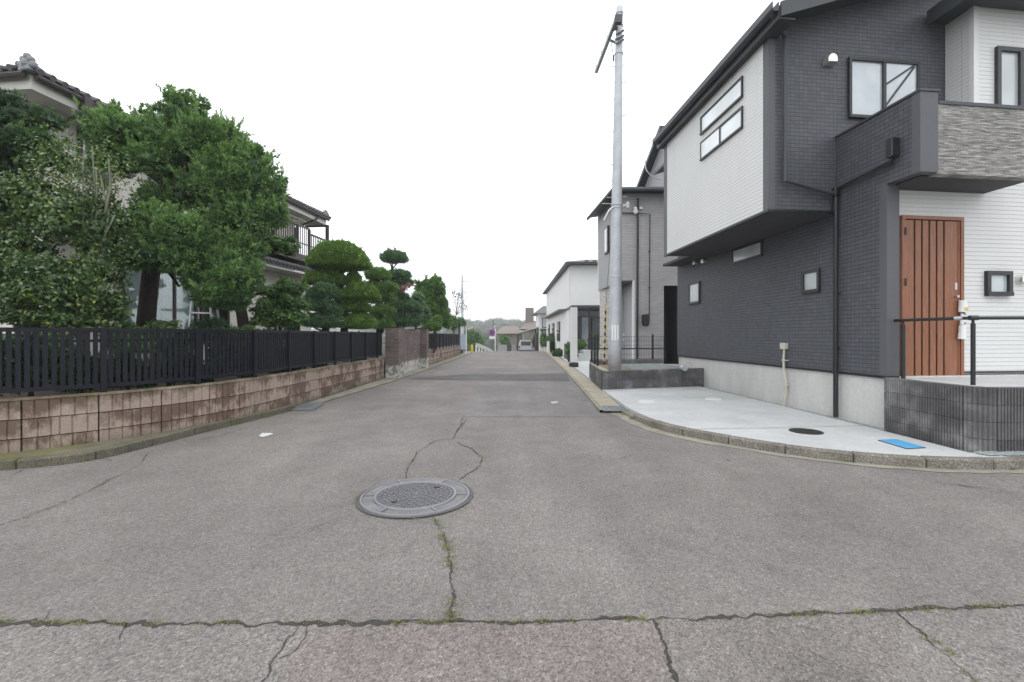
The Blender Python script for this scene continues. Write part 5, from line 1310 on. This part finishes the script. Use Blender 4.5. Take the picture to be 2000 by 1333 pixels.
yp = at(922, 690, 34); yp.z = 0; t = tag(MB().lathe((yp.x, 34, 0), [(.10, 0), (.10, .52), (.08, .58), (.03, .60)], 14).build('bollard', M['yellow']), 'short yellow bollard at the left end of the white guardrail', 'bollard')
bx_ = at(905, 665, 31.5); t = thing('notice_board', (bx_.x, 31.5, 0), 'blue grey upright panel on a pale post at the far end of the dark fence', 'panel')
MB().box(bx_.x - .2, bx_.x + .16, 31.5, 31.56, .30, 1.35).build('panel', plain('blue_grey_panel', (.33, .38, .44), .5, var=.05), t)
MB().tube([(bx_.x + .2, 31.5, 0), (bx_.x + .2, 31.5, 1.9)], .03, 8).build('post', M['white'], t)

# ------------------------------------------------------------------ FOLIAGE
def cloud(clumps, n, L, W, mode='tuft', sub=10, subr=.36, jitter=.25, up=.35, seed=0, fold=0.0, core=.62, tone0=.5, flat=False, per=5, dens=None, sprigs=0, spl=.22, patch=9.0, fw=.07):
    """returns numpy quads for leaves spread over lumpy clumps (cx,cy,cz,rx,ry,rz) plus core blobs"""
    rg = np.random.default_rng(seed)
    area = np.array([(c[3] * c[4] + c[3] * c[5] + c[4] * c[5]) for c in clumps]); pr_ = area / area.sum()
    blobs = []
    for ci, c in enumerate(clumps):
        m = max(3, int(sub * (1 if len(clumps) < 3 else .5 + 2 * pr_[ci] * len(clumps) / 4)))
        c0 = np.array(c[:3]); r0 = np.array(c[3:6])
        if flat: blobs.append((c0, r0, tone0 + rg.uniform(-.05, .05), area[ci])); continue
        for k in range(m):
            d = rg.normal(size=3); d /= np.linalg.norm(d)
            if d[2] < -.5: d[2] *= .4
            s_ = subr * rg.uniform(.75, 1.3); cc = c0 + d * r0 * (1 - s_ * .9)
            blobs.append((cc, r0 * s_ * rg.uniform(.85, 1.15, 3), tone0 + rg.uniform(-.22, .22), area[ci] * s_ * s_))
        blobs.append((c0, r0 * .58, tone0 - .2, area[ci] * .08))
    w = np.array([b[3] for b in blobs]); cnt = np.maximum(3, (w / w.sum() * n).astype(int))
    Pn, Dn, Tn = [], [], []
    for b, k in zip(blobs, cnt):
        d = rg.normal(size=(k, 3)); d /= np.linalg.norm(d, axis=1)[:, None]
        if flat: d[:, 2] = np.where(d[:, 2] < 0, d[:, 2] * .16, d[:, 2])
        ra = 1 - np.abs(rg.normal(size=k)) * (.10 if flat else .16)
        wob = 1 + (fw if flat else .12) * (np.sin(d[:, 0] * 7 + b[0][0] * 9) * np.sin(d[:, 1] * 6 + b[0][1] * 5 + 1) + np.sin(d[:, 2] * 8 + d[:, 0] * 5 + b[0][2] * 7) * .7)
        P = b[0] + d * b[1] * (ra * wob)[:, None]; nn = d / b[1]; nn /= np.linalg.norm(nn, axis=1)[:, None]
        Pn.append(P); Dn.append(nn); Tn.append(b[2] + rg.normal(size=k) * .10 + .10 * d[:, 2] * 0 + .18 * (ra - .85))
    P = np.concatenate(Pn); D = np.concatenate(Dn); Tt = np.concatenate(Tn)
    if sprigs:
        ids = rg.integers(0, len(P), sprigs * 4); ids = ids[D[ids, 2] > -.05][:sprigs]
        q = []; dd = []; tn = []
        for i in ids:
            v = D[i] + rg.normal(size=3) * .35 + np.array([0, 0, .7]); v /= np.linalg.norm(v); ln = spl * rg.uniform(.4, 1.2); n_ = 9
            f = np.linspace(0, 1, n_)[:, None]; q.append(P[i] + v * ln * f + rg.normal(size=(n_, 3)) * .018 * (1.2 - f)); dd.append(np.repeat(v[None], n_, 0)); tn.append(np.full(n_, .62) + .26 * f[:, 0])
        P = np.concatenate([P] + q); D = np.concatenate([D] + dd); Tt = np.concatenate([Tt] + tn)
    g = patch
    Tt = Tt + .11 * np.sin(P[:, 0] * g * 2.1 + 3 * np.sin(P[:, 2] * g)) * np.sin(P[:, 2] * g * 1.9 + 2 * np.sin(P[:, 1] * g * 1.3)) + .06 * np.sin(P[:, 0] * 61) * np.sin(P[:, 2] * 57 + P[:, 1] * 43)
    if mode == 'tuft': P = np.repeat(P, per, 0); D = np.repeat(D, per, 0); Tt = np.repeat(Tt, per)
    m = len(P)
    ax = D + rg.normal(size=(m, 3)) * (jitter * 2.2 if mode == 'tuft' else .8) + np.array([0, 0, up]); ax /= np.linalg.norm(ax, axis=1)[:, None]
    if mode == 'leaf':
        ax = rg.normal(size=(m, 3)); ax -= D * (ax * D).sum(1)[:, None] * .55; ax[:, 2] -= .1; ax /= np.linalg.norm(ax, axis=1)[:, None]
    rv = D + rg.normal(size=(m, 3)) * .7 if mode == 'leaf' else rg.normal(size=(m, 3))
    sd = np.cross(ax, rv); sd /= np.maximum(1e-6, np.linalg.norm(sd, axis=1))[:, None]
    l = L * rg.uniform(.65, 1.3, m)[:, None]; wd_ = W * rg.uniform(.7, 1.3, m)[:, None]
    nrm = np.cross(sd, ax)
    b0 = P; b1 = P + ax * l * .45 + sd * wd_ * .5 + nrm * l * fold; b2 = P + ax * l; b3 = P + ax * l * .45 - sd * wd_ * .5 + nrm * l * fold
    V_ = np.stack([b0, b1, b2, b3], 1).reshape(-1, 3)
    Tt = np.clip(Tt + rg.normal(size=m) * .13, 0, 1)
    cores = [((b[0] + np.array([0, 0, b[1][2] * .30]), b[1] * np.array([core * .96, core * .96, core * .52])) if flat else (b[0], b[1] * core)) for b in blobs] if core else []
    return V_, Tt, cores
_ICO = None
def ico():
    global _ICO
    if _ICO is None:
        bm = bmesh.new(); bmesh.ops.create_icosphere(bm, subdivisions=2, radius=1)
        _ICO = (np.array([v.co[:] for v in bm.verts]), [[v.index for v in f.verts] for f in bm.faces]); bm.free()
    return _ICO
def foliage(name, parts, mat, parent=None, loc=None):
    Vs, Ts, nq = [], [], 0; tri = []; tt = []; base = 0
    for V_, T_, cores in parts: Vs.append(V_); Ts.append(T_)
    V_ = np.concatenate(Vs); T_ = np.concatenate(Ts); q = len(T_)
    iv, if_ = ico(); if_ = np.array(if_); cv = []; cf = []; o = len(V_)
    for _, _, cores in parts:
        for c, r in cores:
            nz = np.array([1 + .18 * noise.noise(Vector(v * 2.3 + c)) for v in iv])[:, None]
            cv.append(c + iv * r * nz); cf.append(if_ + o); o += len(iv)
    allv = np.concatenate([V_] + cv) if cv else V_
    w = WLOC[parent.name] if parent else Vector(loc or allv.mean(0)); L0 = np.array(w)
    me = bpy.data.meshes.new(name); nt = sum(len(x) for x in cf)
    me.vertices.add(len(allv)); me.vertices.foreach_set('co', (allv - L0).astype(np.float32).ravel())
    loops = np.concatenate([np.arange(q * 4)] + [x.ravel() for x in cf]) if cf else np.arange(q * 4)
    me.loops.add(len(loops)); me.loops.foreach_set('vertex_index', loops.astype(np.int32))
    me.polygons.add(q + nt); st_ = np.concatenate([np.arange(q) * 4, q * 4 + np.arange(nt) * 3]); me.polygons.foreach_set('loop_start', st_.astype(np.int32))
    a = me.attributes.new('tone', 'FLOAT', 'FACE'); a.data.foreach_set('value', np.concatenate([T_, np.full(nt, .03)]).astype(np.float32))  # core blobs toned near black: shade between the lumps put into the colour
    me.materials.append(mat); me.update(calc_edges=True)
    o = bpy.data.objects.new(name, me); scene.collection.objects.link(o); o.parent = parent
    o.location = (0, 0, 0) if parent else tuple(L0); WLOC[o.name] = Vector(L0); return o

def el(px, py, Y, rw, rh, rd=None, dy=0):
    """clump centred at a measured spot, half sizes in picture px at that depth"""
    p = at(px, py, Y + dy); k = Y / F; return (p.x, p.y, p.z, rw * k, (rd if rd else rw) * k, rh * k)
def trunk(t, pts, r, mat='bark', name='trunk', n=9): return MB().tube(pts, r, n).build(name, M[mat], t, smooth=True)
def limb(t, a, b, r0, r1, mat='bark', bend=.12, name='limb'):
    a = Vector(a); b = Vector(b); m = a.lerp(b, .5) + Vector((R.uniform(-bend, bend), R.uniform(-bend, bend), R.uniform(-bend, bend) * .5))
    return MB().tube([a, a.lerp(m, .5), m, m.lerp(b, .5), b], [r0, r0 * .85 + r1 * .15, (r0 + r1) / 2, r0 * .2 + r1 * .8, r1], 7).build(name, M[mat], t, smooth=True)

# 1 dark cloud-pruned tree far left
t = thing('podocarpus_tree', (-7.2, 6.7, .5), 'dark green cloud pruned tree at the left edge before the house gable', 'tree')
C1 = [el(30, 225, 6.7, 70, 38), el(70, 270, 6.7, 46, 26), el(10, 290, 6.7, 85, 34), el(-60, 260, 6.9, 80, 60), el(75, 305, 6.7, 30, 16), el(0, 345, 6.8, 60, 22), el(-40, 420, 6.8, 80, 40)]
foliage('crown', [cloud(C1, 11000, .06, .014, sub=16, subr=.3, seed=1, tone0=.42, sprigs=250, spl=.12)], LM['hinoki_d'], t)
trunk(t, [(-7.2, 6.8, .5), (-7.15, 6.8, 2.0), (-7.3, 6.8, 3.2), (-7.2, 6.75, 4.2)], [.13, .11, .09, .04])
for c in C1[:4]: limb(t, (-7.2, 6.8, 2.6), c[:3], .05, .02)

# 2 camellia
t = thing('camellia_tree', (-5.9, 6.3, .5), 'broadleaf camellia with yellowish leaves and bare upright stems behind the near fence', 'tree')
C2 = [el(60, 400, 6.3, 70, 60), el(150, 440, 6.3, 80, 60), el(30, 520, 6.1, 80, 70), el(120, 560, 6.0, 90, 60), el(200, 520, 6.3, 55, 70), el(90, 320, 6.4, 42, 34), el(-60, 520, 6.1, 90, 110), el(200, 400, 6.5, 35, 50), el(190, 600, 6.2, 55, 34), el(40, 610, 5.9, 90, 36), el(130, 625, 6.0, 80, 34), el(235, 470, 6.5, 34, 60), el(215, 600, 6.3, 40, 40)]
C2 = [(*c[:3], c[3] * 1.1, c[4] * 1.1, c[5] * 1.12) for c in C2]
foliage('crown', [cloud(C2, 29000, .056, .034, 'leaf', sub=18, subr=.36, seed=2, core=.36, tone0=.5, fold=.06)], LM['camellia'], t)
foliage('crown', [cloud([el(150, 350, 6.4, 70, 60), el(215, 330, 6.5, 40, 60), el(100, 290, 6.4, 60, 45)], 2600, .05, .024, 'leaf', sub=18, subr=.6, seed=22, core=0, tone0=.6)], LM['camellia'], t)
for (a, b) in (((170, 520), (163, 300)), ((185, 520), (180, 285)), ((178, 430), (188, 330)), ((200, 500), (197, 345)), ((205, 420), (212, 310)), ((150, 500), (140, 380)), ((190, 560), (225, 420))):
    limb(t, at(a[0], a[1], 6.3), at(b[0], b[1], 6.3), .018, .008, 'barkpale', .08)
trunk(t, [(-5.95, 6.3, .5), (-5.9, 6.3, 1.2), (-5.75, 6.3, 1.9)], [.07, .06, .05], 'barkpale')
limb(t, (-5.75, 6.3, 1.8), at(175, 450, 6.25), .045, .022, 'barkpale'); limb(t, (-5.9, 6.3, 1.2), at(60, 480, 6.25), .04, .02, 'barkpale')

# 3 big cypress
YC = 7.7
t = thing('cypress_tree', (at(288, 640, YC).x, YC, .5), 'largest tree, a billowing green cypress rising above the fence before the beige house', 'tree')
K3 = 1.06
C3 = [el(345, 225, YC, 30, 36), el(375, 235, YC, 28, 34), el(300, 265, YC, 55, 36), el(235, 270, YC, 55, 42), el(215, 315, YC, 42, 34), el(400, 280, YC, 62, 50), el(330, 320, YC, 60, 45), el(470, 330, YC, 52, 50),
      el(510, 380, YC, 45, 48), el(430, 370, YC, 60, 45), el(350, 385, YC, 50, 34, dy=.2), el(300, 400, YC, 40, 30, dy=.3), el(470, 430, YC, 60, 36), el(535, 420, YC, 26, 34), el(420, 450, YC, 50, 34, dy=.2), el(545, 365, YC, 14, 30)]
C3b = [el(300, 440, YC, 48, 30, dy=-.4), el(345, 470, YC, 60, 40, dy=-.5), el(270, 490, YC, 44, 38, dy=-.4), el(320, 508, YC, 66, 28, dy=-.5), el(400, 510, YC, 46, 40, dy=-.3), el(400, 548, YC, 40, 24, dy=-.4), el(455, 540, YC, 46, 40, dy=-.2), el(440, 580, YC, 52, 30, dy=-.2), el(480, 490, YC, 40, 30)]
sp_ = [el(330, 190, YC, 7, 22), el(372, 196, YC, 8, 18), el(285, 222, YC, 9, 18), el(225, 215, YC, 8, 16), el(398, 210, YC, 9, 16), el(310, 218, YC, 8, 15), el(440, 255, YC, 12, 18), el(500, 300, YC, 12, 16), el(350, 205, YC, 10, 20)]
C3 = [(*c[:3], c[3] * K3, c[4] * K3, c[5] * K3) for c in C3]; C3b = [(*c[:3], c[3] * K3, c[4] * K3, c[5] * K3) for c in C3b]
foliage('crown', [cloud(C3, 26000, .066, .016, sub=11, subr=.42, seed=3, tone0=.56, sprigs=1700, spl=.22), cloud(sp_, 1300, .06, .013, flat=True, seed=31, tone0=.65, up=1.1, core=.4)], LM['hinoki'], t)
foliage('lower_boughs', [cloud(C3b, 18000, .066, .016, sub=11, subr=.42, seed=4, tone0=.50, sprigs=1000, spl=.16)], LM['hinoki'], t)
trunk(t, [at(284, 645, YC), at(288, 600, YC), at(294, 540, YC), at(305, 470, YC), at(335, 400, YC), at(370, 320, YC), at(360, 240, YC)], [.135, .13, .125, .11, .095, .07, .03], n=12)
for x, y in ((235, 290), (470, 340), (440, 440), (520, 400), (400, 540), (270, 480), (350, 560), (460, 560)): limb(t, at(310, 470, YC) if y > 400 else at(345, 380, YC), at(x, y, YC), .055, .02)

# 3b hanging bough tree between cypress and balcony
t = thing('maple_tree', (at(470, 640, 9.3).x, 9.3, .5), 'leafy green maple reaching in front of the balcony, right of the cypress', 'tree')
C4 = [el(520, 480, 9.3, 45, 22), el(565, 490, 9.3, 26, 16), el(490, 500, 9.3, 34, 24), el(555, 470, 9.3, 24, 10), el(445, 490, 9.3, 40, 30)]
foliage('crown', [cloud(C4, 6000, .065, .036, 'leaf', sub=14, subr=.3, seed=5, tone0=.5, core=.7)], LM['maple'], t)
trunk(t, [at(478, 650, 9.3), at(470, 600, 9.3), at(455, 560, 9.3), at(470, 520, 9.3), at(500, 495, 9.3)], [.11, .10, .08, .06, .03])
limb(t, at(470, 600, 9.3), at(520, 570, 9.2), .06, .02); limb(t, at(460, 540, 9.3), at(555, 485, 9.3), .04, .015)
t = thing('maple_tree', (at(545, 640, 9.8).x, 9.6, .5), 'low dense maple bush with rounded top left of the clipped dome tree', 'tree')
C4b = [el(545, 565, 9.6, 42, 24), el(525, 600, 9.6, 40, 30), el(575, 590, 9.6, 28, 30), el(550, 625, 9.6, 50, 24), el(515, 625, 9.6, 30, 24), el(590, 565, 9.6, 14, 14)]
foliage('crown', [cloud(C4b, 8500, .062, .036, 'leaf', sub=18, subr=.3, seed=6, tone0=.55)], LM['maple'], t)
trunk(t, [(at(545, 650, 9.6).x, 9.6, .5), at(548, 600, 9.6)], [.05, .03])

# 5 clipped dome tree with pads
def padtree(name, base, label, dome, pads, mat, Y, seed, tr, n=9000, L=.028, W=.010, group=None, tmat='bark', core=.62, fw=.12):
    t = thing(name, (at(base[0], 640, Y).x, Y, .5), label, 'tree', group)
    foliage('crown', [cloud(dome + pads, n, L, W, flat=True, seed=seed, core=core, fw=fw, up=.6, jitter=.5, tone0=.5, patch=6.0, sprigs=max(60, n // 120), spl=.10)], LM[mat], t)
    trunk(t, [at(x, y, Y) for x, y in tr], [.10 * (1 - .75 * i / (len(tr) - 1)) * (Y / 12) for i in range(len(tr))], tmat)
    for c in pads:
        y = EYE + 0; q = min(tr, key=lambda p: abs(at(p[0], p[1], Y).z - c[2])); limb(t, at(q[0], q[1], Y), (c[0], c[1], c[2] - c[5] * .5), .035 * Y / 12, .015, tmat, .05)
    return t
Yt = 12.2
dm = at(661, 520, Yt); k = Yt / F
t = padtree('clipped_tree', (668, 0), 'round domed clipped tree with stepped green pads behind the fence middle', [(dm.x, dm.y, dm.z, 59 * k, 50 * k, 48 * k)],
   [el(637, 552, Yt, 42, 22), el(691, 554, Yt, 14, 24), el(704, 580, Yt, 36, 26), el(698, 606, Yt, 25, 20), el(702, 637, Yt, 31, 26), el(672, 597, Yt, 18, 16), el(655, 572, Yt, 20, 14, dy=.3)], 'topiary', Yt, 7, [(672, 650), (674, 610), (670, 570), (665, 530)], 44000, .05, .015, core=.84, fw=.025)
t = padtree('blue_pine_tree', (636, 0), 'dark bluish pine with layered pads below the domed clipped tree', [], [el(634, 578, 11.6, 26, 20), el(626, 602, 11.6, 28, 15), el(648, 610, 11.6, 18, 12), el(640, 634, 11.6, 30, 20), el(612, 632, 11.6, 20, 16), el(610, 588, 11.6, 14, 14)], 'pineblue', 11.6, 8, [(636, 650), (634, 610), (632, 575)], 11000, .09, .016, core=.5)
t = padtree('pine_tree', (742, 0), 'light green pine with loose tiers between the domed tree and tall pruned pine', [], [el(738, 542, 14.8, 20, 16), el(754, 566, 14.8, 19, 12), el(730, 562, 14.8, 14, 11), el(756, 584, 14.8, 15, 9), el(747, 610, 14.8, 20, 13), el(750, 638, 14.8, 17, 13), el(732, 588, 14.8, 10, 10), el(732, 625, 14.8, 12, 10)], 'pine', 14.8, 9, [(742, 650), (744, 600), (740, 560), (738, 530)], 8000, .11, .02, core=.4)
t = padtree('pine_tree', (770, 0), 'tallest pruned pine with an umbrella pad on bare forked stems above the brick wall', [el(769, 508, 16.5, 24, 15), el(760, 505, 16.5, 13, 9), el(781, 505, 16.5, 12, 9)], [el(778, 540, 16.5, 23, 9), el(760, 545, 16.5, 14, 8), el(785, 554, 16.5, 20, 9), el(766, 566, 16.5, 16, 9), el(788, 602, 16.5, 34, 13), el(778, 583, 16.5, 20, 9), el(786, 632, 16.5, 36, 19), el(765, 598, 16.5, 12, 12), el(800, 618, 16.5, 18, 8)], 'pineblue', 16.5, 10, [(772, 650), (774, 600), (768, 560), (766, 528), (766, 520)], 9000, .12, .02, core=.35)
for x, y in ((757, 507), (768, 503), (781, 507)): limb(t, at(766, 526, 16.5), at(x, y, 16.5), .028, .016, 'barkpale', .03)
t = thing('red_shrub', (at(788, 600, 16.0).x, 16.0, .5), 'reddish leaved branch tips in front of the pruned pine above the brick wall', 'shrub')
foliage('leaves', [cloud([el(783, 567, 15.9, 14, 5), el(798, 558, 15.9, 12, 6), el(790, 562, 15.9, 12, 6)], 900, .05, .025, 'leaf', sub=8, subr=.5, seed=11, core=0)], LM['red'], t)
limb(t, (at(788, 640, 16).x, 16, .5), at(790, 563, 15.9), .03, .01)
t = thing('camellia_tree', (at(812, 640, 18).x, 18.6, .5), 'glossy rounded evergreen behind the right end of the brick wall', 'tree')
foliage('crown', [cloud([el(812, 592, 18.7, 22, 26), el(806, 620, 18.7, 28, 24), el(825, 615, 18.7, 18, 28)], 8000, .075, .035, 'leaf', sub=14, seed=12)], LM['glossy'], t)
trunk(t, [(at(812, 650, 18.7).x, 18.7, .5), at(812, 600, 18.7)], [.06, .04])
t = thing('cypress_tree', (at(850, 640, 22).x, 22, .5), 'bright green upright conical tree behind the far dark fence', 'tree')
foliage('crown', [cloud([el(848, 570, 22, 20, 26), el(835, 570, 22, 22, 22), el(851, 550, 22, 10, 16), el(852, 610, 22, 26, 34), el(838, 615, 22, 26, 32), el(862, 625, 22, 18, 28), el(822, 565, 22, 12, 14)], 11000, .12, .03, sub=18, subr=.3, seed=13, tone0=.52, sprigs=200, spl=.25)], LM['bright'], t)
trunk(t, [(at(850, 650, 22).x, 22, .5), at(850, 560, 22)], [.08, .03])
t = thing('shrub', (at(848, 640, 20.5).x, 20.5, .5), 'yellow green low shrub at the foot of the conical tree', 'shrub')
foliage('leaves', [cloud([el(848, 635, 20.5, 20, 18), el(835, 640, 20.5, 14, 10)], 3500, .07, .025, sub=8, seed=14, tone0=.7)], LM['bright'], t)
trunk(t, [(at(848, 650, 20.5).x, 20.5, .5), at(848, 640, 20.5)], [.04, .03])
t = thing('shrub', (-3.65, 31.5, .3), 'dark round shrub overhanging the far end of the fence', 'shrub')
foliage('leaves', [cloud([el(897, 632, 31.5, 15, 16), el(888, 640, 31.5, 14, 12), el(882, 622, 31.5, 12, 14)], 5000, .10, .04, 'leaf', sub=8, seed=15, tone0=.4)], LM['maple'], t)
trunk(t, [(-3.65, 31.5, 0), at(897, 632, 31.5)], [.06, .04])
t = thing('sparse_tree', (at(897, 640, 33).x, 33, 0), 'sparse dying tree with scattered greyish leaves beside the distant pole', 'tree')
foliage('crown', [cloud([el(898, 582, 33, 16, 20), el(905, 600, 33, 14, 10), el(888, 575, 33, 6, 8)], 150, .14, .09, 'leaf', sub=10, subr=.5, seed=16, core=0)], LM['grey'], t)
trunk(t, [at(885, 660, 33), at(890, 620, 33), at(897, 570, 33)], [.06, .04, .012], 'barkpale')
for x, y in ((885, 575), (908, 585), (914, 602), (903, 572), (880, 600)): limb(t, at(892, 615, 33), at(x, y, 33), .025, .008, 'barkpale')
t = thing('shrub', (at(930, 680, 50).x, 50, -1.2), 'leafy green bush beyond the fence end behind the yellow bollard', 'shrub')
foliage('leaves', [cloud([el(928, 664, 50, 18, 18), el(918, 656, 50, 14, 14), el(940, 670, 50, 12, 12), el(925, 680, 50, 22, 12)], 7000, .16, .07, 'leaf', sub=10, seed=17, tone0=.6)], LM['bright'], t)
trunk(t, [(at(930, 690, 50).x, 50, -1.3), at(930, 668, 50)], [.05, .03])

# low hedge behind the fence
for i, (px, py, Y, rw, rh, m, lab) in enumerate([
   (250, 640, 6.5, 45, 22, 'bright', 'low leafy bush below the curtained window, left of the cypress trunk'),
   (330, 632, 7.2, 50, 18, 'camellia', 'low azalea bush below the window, right of the cypress trunk'),
   (415, 632, 7.9, 45, 22, 'hinoki_d', 'low dark bush in front of the white aluminium stand'),
   (475, 640, 8.6, 40, 14, 'topiary', 'low bush behind the fence under the maple trunk'),
   (60, 650, 5.7, 90, 14, 'maple', 'low ground bush behind the fence at the left edge')]):
    t = thing('shrub', (at(px, 655, Y).x, Y, .5), lab, 'shrub'); c = at(px, py + 22, Y); k = Y / F
    foliage('leaves', [cloud([(c.x, c.y, c.z, rw * k, .35, (rh + 14) * k), (c.x + rw * k * .5, c.y, c.z - .1, rw * k * .6, .3, rh * k)], 5000, .045, .02, 'leaf', sub=14, seed=60 + i, tone0=.45)], LM[m], t)
    trunk(t, [(c.x, c.y, .5), (c.x, c.y, c.z)], [.03, .02])
# ground plants under the fence line
gp_l = []
pt, L = resample(offset_path(WPs, .35), 1)
s = 1.5; cl = []
while s < L: p = pt(s); h_ = R.uniform(.25, .46); cl.append((p.x, p.y, .5 + h_, .22, .2, h_)); s += .25
o = foliage('ground_plants', [cloud(cl, 20000, .055, .02, sub=6, seed=80, tone0=.3, core=.75)], LM['hinoki_d']); o['kind'] = 'stuff'
for k, (px, py, Y, rw, rh, m, lab) in enumerate(((1076, 672, 34, 16, 20, 'hinoki_d', 'dark rounded shrub against the white house side, nearer of the pair'), (1062, 668, 39, 10, 18, 'maple', 'green shrub against the white house side, farther of the pair'),
    (1088, 690, 27, 10, 9, 'hinoki_d', 'low dark planting beside the covered gutter before the white house'), (985, 668, 56, 12, 16, 'maple', 'bushy shrub behind the grey blue low wall at the street end'), (1048, 668, 50, 8, 16, 'hinoki_d', 'narrow dark shrub right of the carport'))):
    c = at(px, py, Y); t = thing('shrub', (c.x, Y, hz(Y)), lab, 'shrub'); k_ = Y / F
    foliage('leaves', [cloud([(c.x, c.y, c.z, rw * k_, rw * k_, rh * k_)], 3000, .13, .06, 'leaf', sub=14, seed=110 + k, tone0=.5)], LM[m], t)
    trunk(t, [(c.x, c.y, hz(Y)), (c.x, c.y, c.z)], [.05, .03])
# potted greenery by the white house
for k, (x, y, z, r) in enumerate(((3.55, 24.3, .5, .35), (4.3, 24.4, .5, .4), (2.75, 21.6, .35, .28))):
    t = thing('potted_plant', (x, y, .04), ['green potted plant under the porch canopy beside the left post', 'green potted plant under the porch canopy by the steps', 'dark green potted plant on the paving before the low dark wall'][k], 'plant')
    MB().lathe((x, y, .04), [(.13, 0), (.17, .3), (.19, .32), (.16, .32), (.14, .28)], 14).build('pot', M['irondark'], t)
    foliage('leaves', [cloud([(x, y, z + .3, r, r, r * 1.4)], 1200, .10, .05, 'leaf', sub=10, seed=90 + k, tone0=.6, core=.5)], LM['bright'], t)

# far tree belt on the slopes
def belt(name, rng, n, seed):
    rg = random.Random(seed); cl = []
    for i in range(n):
        y = rg.uniform(*rng); x = rg.uniform(-.32, .12) * y; r = rg.uniform(2.2, 4.6) * (.6 + y / 300)
        z = terr(x, y) + r * .45
        cl.append((x, y, z, r * 1.2, r, r))
    o = foliage(name, [cloud(cl, 42000, .9, .55, 'leaf', sub=6, subr=.45, seed=seed, tone0=.5)], LM['far']); o['kind'] = 'stuff'
belt('distant_woods', (120, 470), 210, 5)

# weeds in the joints and grass tufts
def weeds(name, path, n, h=.02, dens=None, seed=0, spread=.008, zb=.004, clump=14):
    rg = np.random.default_rng(seed); Vs = []; Ts = []; L = len(path)
    for c in range(n):
        i = int(rg.integers(0, L)); 
        if noise.noise(Vector((path[i].x * 5, path[i].y * 5, seed))) < -.02: continue
        p0 = np.array(path[i]) + np.array([rg.normal() * .02, rg.normal() * spread, 0])
        for b in range(clump):
            p = p0 + np.array([rg.normal() * .012, rg.normal() * spread, 0]); p[2] = zb
            a = rg.uniform(0, 6.28); ln = h * rg.uniform(.5, 1.5); d = np.array([math.cos(a) * .9, math.sin(a) * .9, rg.uniform(.3, 1.2)]); d /= np.linalg.norm(d)
            s_ = np.array([-math.sin(a), math.cos(a), 0]) * .0016
            Vs.append([p - s_, p + s_, p + d * ln + s_ * .3, p + d * ln - s_ * .3]); Ts.append(rg.uniform(0, 1))
    V_ = np.array(Vs).reshape(-1, 3); o = foliage(name, [(V_, np.array(Ts), [])], LM['weed']); o['kind'] = 'stuff'
weeds('joint_weeds', CR['joint'][:], 520, .010, seed=1)
weeds('crack_weeds', CR['c'], 90, .009, seed=2); weeds('crack_weeds', CR['c'][len(CR['c'])//3:], 60, .010, seed=12)
weeds('crack_weeds', CR['b'], 18, .013, seed=3); weeds('crack_weeds', CR['e'], 24, .011, seed=4); weeds('crack_weeds', CR['f'], 45, .008, seed=5)
weeds('kerb_weeds', [Vector((p.x, p.y, 0)) for p in offset_path(KR, -.01)], 30, .03, seed=6)
weeds('kerb_weeds', [Vector((p.x, p.y, 0)) for p in KL], 30, .025, seed=7)
weeds('manhole_weeds', [MC + Vector((math.cos(a / 20) * .475, math.sin(a / 20) * .475, 0)) for a in range(60, 126)], 14, .012, seed=8)

# thin summer haze between here and the hills
HAZE = True
if HAZE:
    mb = MB(); mb.box(-520, 520, -80, 800, -30, 48); o = mb.build('haze', None); o['kind'] = 'stuff'
    hm = bpy.data.materials.new('haze'); hm.use_nodes = True; n = hm.node_tree.nodes; n.clear()
    pv = n.new('ShaderNodeVolumePrincipled'); pv.inputs['Color'].default_value = (.97, .99, 1, 1); pv.inputs['Density'].default_value = .0014; pv.inputs['Anisotropy'].default_value = .0
    mo = n.new('ShaderNodeOutputMaterial'); hm.node_tree.links.new(pv.outputs[0], mo.inputs['Volume'])
    o.data.materials.clear(); o.data.materials.append(hm)
